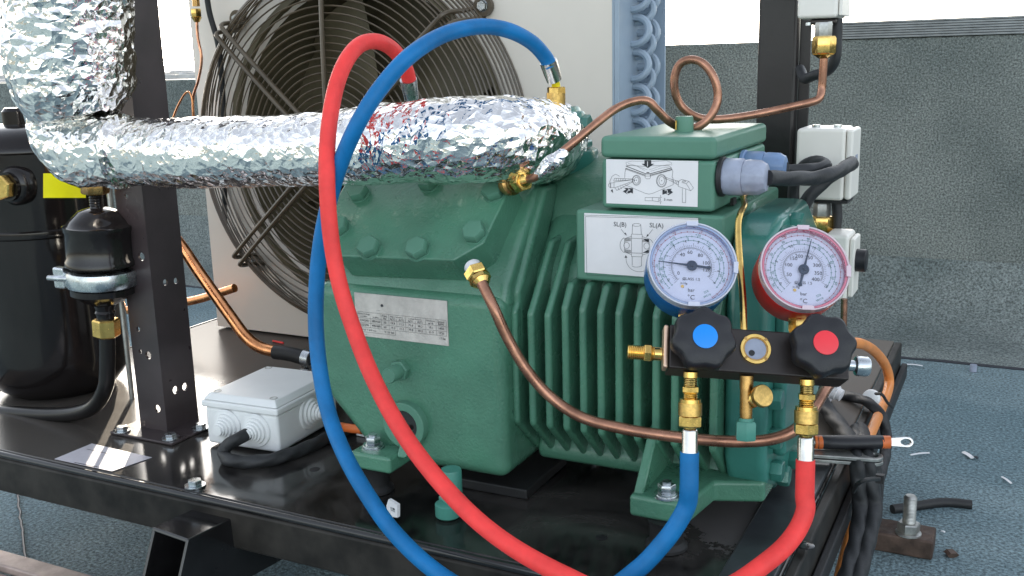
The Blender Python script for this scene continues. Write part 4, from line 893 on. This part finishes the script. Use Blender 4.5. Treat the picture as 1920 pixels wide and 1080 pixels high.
# sticker on the deck
pp = [at(x_, y_, 'z', .0009) for x_, y_ in ((172, 832), (285, 858), (205, 884), (102, 861))]
dl = MB().prism([at(x_, y_, 'z', .0006) for x_, y_ in ((172, 832), (285, 858), (210, 884), (102, 861))], (0, 0, .0004)).build('deck_sticker', 'paper'); tag(dl, 'pale printed paper sticker lying flat on the deck at left', 'sticker')
mb = MB(); mb.ribbon([at(163, 842, 'z', .0012), at(215, 853, 'z', .0012)], .0012, (0, 0, 1)); mb.ribbon([at(140, 867, 'z', .0012), at(186, 876, 'z', .0012)], .0012, (0, 0, 1)); ob = mb.build('printing', 'ink', flat=True); ob.parent = dl

# ================================================================== MANIFOLD GAUGE SET
mc = at(1417, 655, 'y', .792); tdir = (cam_pos-mc).normalized()
mn = (tdir + CR*math.tan(R_(13)) + CU*math.tan(R_(15))).normalized()
P1 = onplane(1300, 649, mc, mn); P2 = onplane(1520, 664, mc, mn); mu = (P2-P1).normalized(); mv = mn.cross(mu)
def L(px, py, h=0): return onplane(px, py, mc+mn*h, mn)
mf = thing('gauge_manifold', 'black two valve manifold with blue and red gauges hung before the fins', 'gauge manifold', tuple(mc))
def mloc(p): q = p-mc; return q.dot(mu), q.dot(mv), q.dot(mn)
def mbox(a0, a1, b0, b1, h0, h1, mb=None):
    mb = mb or MB(); return mb.prism([mc+mu*a+mv*b+mn*h0 for a, b in ((a0, b0), (a1, b0), (a1, b1), (a0, b1))], mn*(h1-h0))
ta = mloc(L(1247, 610))[0]; tbm = mloc(L(1592, 690))[0]; tv1 = mloc(L(1250, 607))[1]; tv0 = mloc(L(1250, 689))[1]
DEP = .027
mbox(ta+.004, tbm, tv0, tv1, -DEP, 0).build('manifold_block', 'anodized', mf, .0015, 2)
mbox(ta-.0005, ta+.0035, tv0+.0002, tv1-.0002, -DEP*.55, -.0005).build('end_face', 'bare_edge', mf, .0018, 3)
def gauge(px, py, rim_px, bodym, rimm, disc_scale, needle_deg, tail, lab):
    h = .012; c = L(px, py, h); r = (L(px+rim_px, py, h)-c).length
    g = MB().lathe([(r*.90, -.040), (r*.965, -.035), (r*1.0, -.012), (r*1.0, -.0065)], c, mn, 64).build('gauge_case', bodym, mf); g['label'] = lab
    MB().lathe([(r*.93, -.0046), (r*.93, -.004)], c, mn, 64).build('dial', 'dial_white', g)
    MB().ring(r*1.0, r*.955, -.006, .0035, c, mn, 72).build('rim', rimm, g, .0008, 2)
    MB().ring(r*.958, r*.90, -.0035, .0028, c, mn, 72).build('inner_bevel', 'bevel_blue' if rimm == 'clear_rim' else 'bevel_red', g, .0006, 1)
    MB().lathe([(r*.90, .0012), (r*.90, .0019)], c, mn, 64).build('glass_cover', 'clear_lens', g)
    for a in (R_(-88), R_(92), R_(-2)):
        d = mu*math.cos(a)+mv*math.sin(a); e = mn.cross(d)
        MB().prism([c+d*r*.90+e*.0045+mn*.0036, c+d*r*1.0+e*.005+mn*.0036, c+d*r*1.0-e*.005+mn*.0036, c+d*r*.90-e*.0045+mn*.0036], mn*.0014).build('rim_clip', rimm, g)
    dz = mn*(-.0037); rn = .012
    def D(a, q, k=0): return c+dz+mn*(.00012*k)+(mu*math.cos(R_(a))+mv*math.sin(R_(a)))*r*q
    return g, c, r, D
def arc(mb, D, q, a0, a1, wd, k=0):
    n_ = 72; mb.ribbon([D(a0+(a1-a0)*i/n_, q, k) for i in range(n_+1)], wd, mn)
def dialtext(mb, D, c, t, a, q, s, upright=False, k=1):
    o = D(a, q, k)
    if upright: mb.text(t, o, mu, mv, s)
    else:
        d = mu*math.cos(R_(a))+mv*math.sin(R_(a)); mb.text(t, o, d.cross(mn), d, s)
LO, HI = 228, -48      # scale runs clockwise from lower left to lower right
for (px, py, rp, bm_, rm_, lab, nd_, red) in ((1298, 497, 84, 'gauge_blue', 'clear_rim', 'blue low pressure gauge', 176, 0), (1508, 504, 84, 'gauge_red', 'clear_rim_red', 'red high pressure gauge', 76, 1)):
    g, c, r, D = gauge(px, py, rp, bm_, rm_, 1, nd_, 0, lab)
    mb = MB(); arc(mb, D, .455, LO, -30, .00022)
    for i in range(101):
        a = LO+(-30-LO)*i/100; mb.ribbon([D(a, .455), D(a, .40 if i % 5 == 0 else .425)], .00018, mn)
    for i in range(56):
        a = LO+(-32-LO)*i/55; mb.ribbon([D(a, .475), D(a, .57 if i % 5 == 0 else .52)], .0002, mn)
    nums = ('0', '30', '60', '80', '100', '120') if not red else ('50', '100', '150', '200', '250', '300', '350', '400')
    angs_ = (212, 128, 97, 55, 18, -10) if not red else (202, 162, 128, 104, 66, 24, -8, -36)
    if not red: nums = ('0', '40', '60', '80', '100', '120')
    for t, a in zip(nums, angs_): dialtext(mb, D, c, t, a, .34, .0044, True)
    nn_ = ('0', '1', '2', '3', '4', '5', '6', '7', '8', '9') if not red else ('0', '5', '10', '15', '20', '25')
    for i, t in enumerate(nn_): dialtext(mb, D, c, t, 214+(-34-214)*i/(len(nn_)-1), .61, .0034)
    mb.text('CLASS 1.5', D(-90, .30, 1), mu, mv, .0034); mb.text('in.Hg', D(-112, .44, 1), mu, mv, .0027); mb.text('30', D(-118, .36, 1), mu, mv, .0027)
    mb.text('bar', D(-90, .56, 1), mu, mv, .0042); mb.text('°C', D(-90, .73, 1), mu, mv, .0056)
    mb.build('scale_black', 'ink', g, flat=True)
    mb = MB(); arc(mb, D, .63, LO, -36, .00032); arc(mb, D, .725, LO-2, -40, .00030)
    for i in range(25):
        a = LO+(-34-LO)*i/24; mb.ribbon([D(a, .615), D(a, .65)], .0004, mn)
    for i in range(28):
        a = LO+(-38-LO)*i/27; mb.ribbon([D(a, .71), D(a, .745)], .0004, mn)
    for a, t in ((204, '-40'), (190, '-30'), (170, '-20'), (133, '-10'), (98, '0'), (56, '+10'), (20, '+20'), (-12, '+30')): dialtext(mb, D, c, t if not red else str(int(t)+20), a, .675, .0030)
    for a, t in ((212, '-50'), (199, '-40'), (184, '-20'), (155, '0'), (124, '+10'), (80, '+20'), (30, '+30'), (-20, '+40')): dialtext(mb, D, c, t if not red else str(int(t)+20), a, .775, .0030)
    dialtext(mb, D, c, 'R22', -60, .66, .0026); dialtext(mb, D, c, 'R134A', -62, .75, .0024)
    mb.build('scale_green', 'ink_green', g, flat=True)
    mb = MB(); arc(mb, D, .835, LO-6, -55, .00028)
    for i in range(30):
        a = LO-6+(-50-LO)*i/29; mb.ribbon([D(a, .825), D(a, .855)], .00045, mn)
    for a, t in ((205, '-40'), (180, '-30'), (152, '-20'), (118, '-10'), (76, '0'), (10, '+10'), (-52, '+20')): dialtext(mb, D, c, t if not red else '+'+str(int(t)+50), a, .885, .0030)
    dialtext(mb, D, c, 'R404A', -68, .885, .0025)
    mb.build('scale_red', 'ink_red', g, flat=True)
    MB().lathe([(.0014, 0), (.0012, .0006)], D(-112, .52), mn, 14).build('zero_screw', 'brass', g)
    a = R_(nd_); d = mu*math.cos(a)+mv*math.sin(a); e = mn.cross(d); cN = c-mn*.0012
    mb = MB(); mb.prism([cN-d*r*.36+e*.0009, cN+d*r*.05+e*.0011, cN+d*r*.30+e*.0006, cN+d*r*.76+e*.00022, cN+d*r*.76-e*.00022, cN+d*r*.30-e*.0006, cN+d*r*.05-e*.0011, cN-d*r*.36-e*.0009], mn*.0004)
    mb.prism([cN-d*r*.43, cN-d*r*.40+e*.0018, cN-d*r*.34+e*.0012, cN-d*r*.34-e*.0012, cN-d*r*.40-e*.0018], mn*.0005)
    mb.lathe([(.0045, 0), (.0042, .0008), (.0015, .0010), (.0012, .002)], cN, mn, 20); mb.build('needle', 'needle', g)
# stems
for px, py, hw in ((1291, 592, 10), (1497, 600, 15)):
    c = L(px, py, -.014); MB().hexa(.0085, -.012, .012, c, mv, .2).build('gauge_stem', 'brass', mf)
# knobs
for (px, py, dm, lab) in ((1322, 631, 'disc_blue', 'black valve knob with blue centre disc'), (1548, 643, 'disc_red', 'black valve knob with red centre disc')):
    c = L(px, py, .026); r = .0262
    ph_ = .3 if dm == 'disc_blue' else .9
    rf = lambda a: 1-.058*(1-math.cos(7*(a+ph_)))-.0*(1-math.cos(14*(a+ph_)))
    MB().lathe([(.009, -.026), (.009, -.014)], c, mn, 24).build('valve_stem', 'brass_dark', mf)
    kn = MB().lathe([(r*.55, -.018), (r*.93, -.017), (r, -.014), (r*1.0, -.005), (r*.96, -.0015), (r*.88, 0), (r*.47, .0006)], c, mn, 98, rfun=rf).build('knob', 'knob_black', mf, sharp=50); kn['label'] = lab
    MB().lathe([(.0098, 0), (.0098, .0014), (.0088, .0018)], c, mn, 40).build('centre_disc', dm, kn)
# sight glass
c = L(1416, 655, 0)
sgl = MB().ring(.0125, .0098, -.001, .0025, c, mn, 48).build('sight_glass_ring', 'brass', mf, .0004, 1)
MB().ring(.0098, .0088, -.006, .0015, c, mn, 40).build('sight_tube', 'brass_dark', sgl)
MB().lathe([(.0088, -.0001), (.0088, .0008)], c, mn, 40).build('sight_lens', 'dial_white', sgl).data.materials[0] = M['gland_grey']
MB().lathe([(.0025, .0008), (.0025, .0012)], c-mu*.003-mv*.0035, mn, 16).build('port_hole', 'black_rubber', sgl)
for k in range(4):
    a = R_(45+90*k); d = mu*math.cos(a)+mv*math.sin(a); e = mn.cross(d)
    MB().prism([c+d*.0102+e*.001+mn*.0026, c+d*.0126+e*.001+mn*.0026, c+d*.0126-e*.001+mn*.0026, c+d*.0102-e*.001+mn*.0026], mn*.0003).build('slot', 'brass_dark', sgl)
# left end port
c = L(1240, 664, -.012); lp_ = -mu
MB().lathe([(.0055, 0), (.0055, .006)]+threads(.0062, .006, .0068+.002, .0012, .0005), c, lp_, 24).hexa(.0075, .0085, .0145, c, lp_, .3).build('side_port_nut', 'brass', mf)
MB().lathe(threads(.0062, .0145, .0275, .0017, .0007)+[(.0045, .028), (.003, .0275)], c, lp_, 24).build('side_port', 'brass', mf)
# right end knurled cap
c = L(1590, 685, -.012)
MB().lathe([(.0045, 0), (.0045, .005), (.0078, .006), (.0082, .007), (.0082, .0155), (.0072, .017)], c, mu, 40, rfun=lambda a: 1-.03*(int(a*20/3.14159) % 2)).build('end_cap', 'zinc', mf)
# bottom ports
dwn = V3(0, 0, -1)
def knurl(mb, r, h0, h1, o, n, seg=44, rows=9):
    u, w_, t = basis(n); vs = []; 
    for i in range(rows+1):
        for j in range(seg):
            a = 2*math.pi*j/seg; q = r*(1+.03*((i+j) % 2)-.015); vs.append(o+t*(h0+(h1-h0)*i/rows)+(u*math.cos(a)+w_*math.sin(a))*q)
    fs = [(i*seg+j, i*seg+(j+1) % seg, (i+1)*seg+(j+1) % seg, (i+1)*seg+j) for i in range(rows) for j in range(seg)]
    return mb.add(vs, fs+[tuple(range(seg)), tuple(range(rows*seg, rows*seg+seg))])
ports = {}
for key, px, py in (('b', 1295, 697), ('r', 1513, 711)):
    c = L(px, py, -.010); dz_ = (-mv*.35+dwn*.65).normalized(); ports[key] = (c, dz_)
    s = 1/2250
    MB().lathe([(.0062, 0), (.0062, 10*s)]+threads(.0056, 10*s, 26*s, .0014, .0004)+[(.0052, 28*s)], c, dz_, 28).build('port_stub', 'brass', mf)
    MB().hexa(.0072, 26*s, 38*s, c, dz_, .2).lathe(threads(.0062, 38*s, 49*s, .0016, .0006), c, dz_, 24).build('port_nut', 'brass', mf)
c = L(1400, 704, -.010); dz_ = ports['b'][1]; s = 1/2250
MB().lathe([(.0056, 0), (.0056, 24*s)], c, dz_, 24).lathe([(.0052, 24*s), (.0052, 60*s), (.0050, 78*s)], c, dz_, 20).build('centre_port', 'brass_dark', mf)
kc = c+dz_*.0185+mu*.006; kd = (mn*.9+mu*.35).normalized()
MB().hexa(.0078, -.006, .003, kc, kd, .2).lathe(threads(.0072, .003, .009, .0015, .0005), kc, kd, 24).build('schrader_body', 'brass', mf)
MB().lathe([(.0088, .009), (.0092, .010), (.0092, .0135), (.0086, .0142)], kc, kd, 40).build('schrader_cap', 'brass_knurl', mf)
MB().lathe([(.0062, 78*s), (.0062, 84*s)], c, dz_, 20).hexa(.0088, 84*s, 119*s, c, dz_, .2, ch=.1).build('green_cap', 'cap_green', mf)

# ================================================================== HOSES
def hose(name, label, m, key, pts_dn, top_end, pts, r=.0077):
    h = thing(name, label, 'hose', tuple(ports[key][0])); c, dz_ = ports[key]; s = 1/2250
    mb = MB(); mb.lathe([(.0070, 49*s), (.0088, 50*s), (.0088, 57*s)], c, dz_, 30); mb.build('collar', 'brass', h)
    mb = MB(); knurl(mb, .0095, 57*s, 80*s, c, dz_); mb.build('knurled_sleeve', 'brass_knurl', h, sharp=80)
    MB().hexa(.0102, 80*s, 101*s, c, dz_, .2).lathe([(.0052, 101*s), (.0045, 112*s)], c, dz_, 20).build('nut', 'brass', h)
    MB().lathe([(.0050, 104*s), (.0062, 106*s), (.0067, 109*s), (.0067, 146*s), (.0072, 149*s), (.0072, 151*s)], c, dz_, 16, rfun=lambda a: 1-.03*abs(math.sin(a*4))).build('ferrule', 'chrome', h)
    st = c+dz_*(148*s)
    MB().tube([st, st+dz_*.014, st+dz_*.030]+pts, r, 24, 12).build('rubber_hose', m, h)
    return h
Pb = [P_(1288, 947, .752), P_(1268, 985, .746), P_(1240, 1022, .739), P_(1195, 1068, .729), P_(1120, 1118, .715), P_(1000, 1150, .70), P_(900, 1120, .70), P_(815, 1070, .70), P_(742, 1002, .705), P_(690, 930, .71), P_(645, 850, .725), P_(615, 770, .745), P_(598, 680, .76), P_(592, 590, .77), P_(597, 490, .775), P_(612, 400, .775), P_(637, 310, .775), P_(672, 230, .775), P_(715, 163, .79), P_(768, 105, .81), P_(830, 66, .85), P_(895, 50, .89), P_(950, 56, .92), P_(995, 78, .95), P_(1022, 106, .97), P_(1031, 124, .975)]
hb = hose('blue_hose', 'blue rubber service hose arching over the foil pipe to brass coupling', 'hose_blue', 'b', None, None, Pb)
q = P_(1029, 118, .975); q1 = P_(1040, 152, .985); dd = (q1-q).normalized(); Lq = (q1-q).length
MB().lathe([(.0092, -.002), (.0092, 0), (.0088, Lq*.5), (.0080, Lq-.001), (.0066, Lq)], q, dd, 20).build('upper_ferrule', 'chrome', hb)
q2 = P_(1043, 166, .99); MB().tube([q1-dd*.002, P_(1042, 157, .988), q2], .0045, 12).build('elbow', 'yellow', hb)
MB().hexa(.0100, -.004, .004, P_(1043, 170, .99), (0, 0, 1), .1).build('upper_nut', 'brass', hb)
mb = MB(); knurl(mb, .0098, -.008, .009, P_(1042.5, 190, .99), V3(0, 0, 1)); mb.lathe([(.006, -.02), (.006, -.008)], P_(1042.5, 190, .99), (0, 0, 1), 16); mb.build('upper_sleeve', 'brass_knurl', hb, sharp=80)
Pr = [P_(1510, 957, .787), P_(1496, 992, .779), P_(1470, 1026, .766), P_(1432, 1058, .748), P_(1380, 1094, .725), P_(1300, 1135, .69), P_(1180, 1130, .68), P_(1060, 1080, .67), P_(960, 1025, .675), P_(880, 962, .685), P_(805, 880, .70), P_(748, 800, .715), P_(700, 710, .73), P_(664, 620, .745), P_(636, 530, .752), P_(620, 440, .755), P_(613, 340, .76), P_(615, 255, .775), P_(627, 175, .79), P_(647, 118, .81), P_(675, 84, .835), P_(708, 78, .86), P_(738, 94, .89), P_(759, 124, .915), P_(768, 153, .93)]
hr = hose('red_hose', 'red rubber service hose arching high before the fan and foil pipe', 'hose_red', 'r', None, None, Pr)
q = P_(766, 152, .928); q1 = P_(772, 186, .938); dd = (q1-q).normalized(); Lq = (q1-q).length
MB().lathe([(.0092, -.002), (.0092, 0), (.0085, Lq*.5), (.0080, Lq-.001), (.0066, Lq)], q, dd, 20).build('upper_ferrule', 'zinc', hr)
MB().lathe([(.0055, 0), (.0055, .03)], q1, dd, 14).build('elbow', 'yellow', hr)

# ================================================================== SMALL THINGS ON THE DECK
# white cable tie mount
q = at(726, 974, 'z', .0005); tm = thing('cable_tie_mount', 'small white plastic cable tie mount lying on the deck', 'cable mount', tuple(q))
a = V3(1, -.3, 0).normalized()*1.25; b = V3(.3, 1, 0).normalized()*1.2
MB().prism([q-a*.012, q-a*.004+b*.004, q+a*.006, q+a*.002-b*.006], (0, 0, .004)).build('foot', 'plastic_white', tm, .0008)
fr_ = [q+a*.000+V3(0, 0, .0035), q+a*.013+V3(0, 0, .007), q+a*.014+V3(0, 0, .021), q+a*.003+V3(0, 0, .023), q+a*.000+V3(0, 0, .015)]
mb = MB(); ct = q+a*.0075+V3(0, 0, .0135)
outer = fr_; inner = [ct+a*.0028+V3(0, 0, -.0022), ct+a*.0028+V3(0, 0, .0022), ct-a*.0028+V3(0, 0, .0022), ct-a*.0028+V3(0, 0, -.0022)]
def frame_plate(outer, inner, d):
    mb = MB(); k = 5; io = [inner[3], inner[0], inner[1], inner[2], inner[2]]
    for i in range(5):
        j = (i+1) % 5; mb.prism([outer[i], outer[j], io[j], io[i]] if io[i] != io[j] else [outer[i], outer[j], io[i]], d)
    return mb
frame_plate(outer, inner, b*.003).build('saddle', 'plastic_white', tm)
MB().prism([q-a*.014+V3(0, 0, .003), q-a*.004+V3(0, 0, .003), q+a*.002+V3(0, 0, .009), q-a*.004+V3(0, 0, .008)], b*.004).build('wing', 'plastic_white', tm, .0006)
# teal valve cap standing in front of the compressor
q = at(838, 975, 'z', .0); q.z = 0
vc = thing('service_valve_caps', 'two stacked green valve caps standing on the deck behind the red hose', 'valve cap', tuple(q)); q = q+V3(0, .012, .001)
MB().lathe([(.011, .0), (.0132, .002), (.0132, .014), (.011, .0155)], q+V3(-.002, -.006, 0), (0, 0, 1), 40, rfun=lambda a: 1-.03*abs(math.sin(a*9))).build('knurled_cap', 'cap_green', vc)
q = q+V3(-.003, .005, 0)
MB().hexa(.0135, .006, .019, q, (0, 0, 1), .5).build('hex_nut', 'cap_green', vc)
MB().lathe([(.0108, .018), (.0108, .045), (.0100, .047)], q, (0, 0, 1), 32).build('tall_cap', 'cap_green', vc)
# dark pads beneath the crankcase
MB().box(-.555, -.44, .885, .99, .0005, .012).build('rubber_pad', 'black_rubber', comp, .002)
# white clips behind the foot
q = at(690, 812, 'z', .004); tag(MB().box(q.x-.014, q.x+.012, q.y-.006, q.y+.006, .0005, .008).build('white_clip', 'plastic_white', None, .001), 'white plastic clip on the deck behind the left compressor foot', 'clip')

# ================================================================== RIGHT SIDE: WRENCH, SPANNERS, CABLES
zt0 = .06
def T(px, py, z=.03): return at(px, py, 'z', z)
wr_ = thing('grip_wrench', 'adjustable wrench with black and orange handle lying across the deck edge', 'wrench', tuple(T(1600, 830)))
h0 = T(1532, 829); h1 = T(1655, 829); dw = (h1-h0).normalized()
prof = lambda t: .0085+.0022*math.sin(3.14*t)-.002*math.exp(-((t-.08)/.06)**2)
MB().tube([h0.lerp(h1, t/20) for t in range(21)], lambda t: prof(t), 20, smooth=False, ry=.0075).build('grip', 'knob_black', wr_)
MB().tube([h0-dw*.003, h0+dw*.001, h0+dw*.005], [.0070, .0092], 18, ry=.0075).build('grip_end', 'orange_grip', wr_)
MB().tube([h1-dw*.002, h1+dw*.003, h1+dw*.008], [.0092, .0060], 18, ry=.0072).build('grip_tip', 'orange_grip', wr_)
e = h1+dw*.006; side = (V3(-dw.y, dw.x, 0)*.35+V3(0, 0, .85)).normalized(); ec = e+dw*.018
pts_o = [e-side*.0045, ec-side*.006]+[ec+dw*.0065*math.sin(R_(t))*1.3-side*.0065*math.cos(R_(t)) for t in range(20, 170, 25)]+[ec+side*.006, e+side*.0045]
hole = [ec+dw*.0035*math.cos(R_(t))*1.6+side*.003*math.sin(R_(t)) for t in range(0, 360, 30)]
bm = bmesh.new()
def hole_plate(outer, inner, d):
    bm = bmesh.new(); vo = [bm.verts.new(p) for p in outer]; vi = [bm.verts.new(p) for p in inner]
    ed = [bm.edges.new((v[i], v[(i+1) % len(v)])) for v in (vo, vi) for i in range(len(v))]
    bmesh.ops.triangle_fill(bm, edges=ed, use_beauty=True)
    r_ = bmesh.ops.extrude_face_region(bm, geom=bm.faces[:]); bmesh.ops.translate(bm, verts=[v for v in r_['geom'] if isinstance(v, bmesh.types.BMVert)], vec=d)
    bm.verts.index_update(); mb = MB(); mb.add([v.co.copy() for v in bm.verts], [tuple(v.index for v in f.verts) for f in bm.faces]); bm.free(); return mb
hole_plate(pts_o, hole, dw.cross(side)*.004).build('hang_eye', 'chrome', wr_, .0008)
MB().tube([T(1470, 822), h0], .0055, 10, smooth=False, ry=.004).build('shank', 'chrome', wr_)
# pair of ring spanners below
for k, (z_, py) in enumerate(((.0175, 858), (.0115, 866))):
    s0 = T(1490, py-8, z_); s1 = T(1636, py+2, z_); ds = (s1-s0).normalized(); sd_ = V3(-ds.y, ds.x, 0); w_ = .011
    out = [s0+sd_*w_, s0-sd_*w_]+[s1+ds*w_*math.sin(R_(t))-sd_*w_*math.cos(R_(t)) for t in range(0, 181, 20)]
    inn = [s1+ds*.006*math.cos(R_(t))+sd_*.006*math.sin(R_(t)) for t in range(0, 360, 30)]
    tag(hole_plate(out, inn, V3(0, 0, .0042)).build('flat_spanner', 'zinc_dull', None, .001), ('upper' if k == 0 else 'lower')+' flat steel ring spanner of the two stacked under the wrench handle', 'spanner')
# orange conduit
pts = [at(1545, 655, 'x', -.19), at(1600, 643, 'x', -.165), at(1635, 655, 'x', -.155), at(1660, 685, 'x', -.147), at(1667, 720, 'x', -.143), at(1655, 760, 'x', -.142), at(1638, 800, 'x', -.141), at(1618, 850, 'x', -.143), at(1606, 930, 'x', -.146), at(1592, 1010, 'x', -.146), at(1570, 1100, 'x', -.146)]
tag(MB().tube(pts, .0064, 16, 8).build('orange_cable', 'orange'), 'orange round cable curving over the right edge of the deck', 'cable')
# black cable bundle hanging along the right edge
bc = [at(1592, 815, 'x', -.165), at(1603, 856, 'x', -.143), at(1612, 900, 'x', -.135), at(1614, 950, 'x', -.132), at(1600, 1020, 'x', -.132), at(1580, 1110, 'x', -.132)]
for k, (dx, dy) in enumerate(((0, 0), (.012, .006), (.004, .018), (.010, .026))):
    cab([p+V3(dx+.002*math.sin(i*2+k), dy, 0) for i, p in enumerate(bc)], .0085, 'bundle_cable', ('front', 'right', 'rear', 'left')[k]+' black twisted cable of the bundle tied beside the right deck edge', tw=190)
bpp = P_(1622, 905, .965)
tag(MB().tube([at(1600, 922, 'x', -.130), at(1610, 906, 'x', -.121), at(1630, 899, 'x', -.112), at(1650, 898, 'x', -.108)], .0022, 8).box(*(lambda q: (q.x-.004, q.x+.004, q.y-.003, q.y+.003, q.z-.004, q.z+.005))(at(1650, 898, 'x', -.108))).build('cable_tie', 'black_rubber'), 'black cable tie around the hanging cable bundle', 'cable tie')
cab([at(1572, 744, 'x', -.20), at(1598, 744, 'x', -.18), at(1630, 756, 'x', -.155), at(1652, 780, 'x', -.138), at(1662, 812, 'x', -.130), at(1660, 850, 'x', -.126), at(1648, 900, 'x', -.125), at(1640, 960, 'x', -.125)], .0066, 'deck_cable', 'black twisted cable arcing from white glands over the wrench', tw=200)
cab([at(1510, 690, 'z', .05), at(1545, 760, 'z', .016), at(1575, 800, 'z', .014), at(1610, 850, 'z', .012)], .0095, 'deck_cable', 'thick black cable slanting down behind the red hose coupling', tw=150)
# white glands lying behind the manifold
q = at(1562, 722, 'z', .035); gw = thing('white_cable_glands', 'pair of white stepped cable glands behind the red hose coupling', 'cable gland', tuple(q))
for dz_v, dx in ((.010, 0), (-.006, .003)):
    MB().lathe([(.013, 0), (.0125, .006), (.010, .0065), (.0098, .012), (.008, .0125), (.0078, .018), (.006, .0185)], q+V3(dx-.008, 0, dz_v), (.9, -.2, -.3), 28).build('gland', 'plastic_white', gw)
q = at(1549, 745, 'z', .02); MB().box(q.x-.03, q.x+.001, q.y, q.y+.05, .001, q.z+.03).build('small_box', 'plastic_white', gw, .003)
# white mount with tie on the orange cable
q = at(1640, 750, 'x', -.150); tag(MB().lathe([(.011, 0), (.012, .003), (.010, .008), (.006, .010)], q+V3(-.004, .004, 0), (-.2, -.9, .4), 24).build('cable_saddle', 'box_white'), 'white plastic saddle holding the orange cable at the deck edge', 'cable saddle')
tag(MB().tube([at(1642, 738, 'x', -.142), at(1654, 740, 'x', -.131), at(1664, 755, 'x', -.130), at(1674, 764, 'x', -.130)], .0018, 8).build('cable_tie', 'black_rubber'), 'black cable tie around the orange cable at the white saddle', 'cable tie')

# ================================================================== LITTER ON THE ROOF
def G(px, py, z=FLOOR+.006): return at(px, py, 'z', z)
tag(MB().tube([G(1673, 955), G(1715, 949), G(1770, 942), G(1822, 946)], .0068, 14).build('hose_offcut', 'black_rubber'), 'black insulation hose offcut lying on the roof behind the rusty bracket', 'offcut')
for (a, b, m_, lb, r) in (((1707, 853), (1742, 849), 'plastic_white', 'white plastic sliver on the roof right of the wrench eye', .0022), ((1807, 848), (1823, 858), 'label_white', 'curled pale scrap with pink edge, nearest the middle right', .004), ((1879, 894), (1896, 906), 'plastic_white', 'white plastic sliver nearest the right edge of the roof', .0022),
                          ((1650, 960), (1643, 978), 'plastic_white', 'thin white scrap beside the rusty bracket and cables', .0018), ((1826, 856), (1833, 859), 'ink', 'small dark crumb beside the pale pink scrap', .003), ((1700, 683), (1730, 686), 'plastic_white', 'white sliver lying along the membrane seam', .0022), ((1780, 1034), (1788, 1042), 'rusty', 'rust brown leaf scrap near the lower right corner', .008),
                          ((1626, 638), (1640, 640), 'orange_grip', 'red scrap on the roof near the orange cable', .002), ((1869, 636), (1884, 640), 'orange_grip', 'red scrap at the wall foot on the right', .002), ((1765, 996), (1772, 998), 'plastic_white', 'tiny white crumb right of the rusty bracket', .0018)):
    tag(MB().tube([G(*a, FLOOR+.004), G((a[0]+b[0])/2, (a[1]+b[1])/2-1, FLOOR+.005), G(*b, FLOOR+.004)], r, 6, 3, ry=r*.5).build('litter_scrap', m_), lb, 'scrap')
q = G(1825, 690, FLOOR+.008); tag(MB().lathe([(.007, -.007), (.007, .007)], q, (0, 0, 1), 12).build('plastic_cap', 'gland_grey'), 'small grey plastic cap lying on the membrane seam', 'cap')
q = G(1626, 692, -.19)
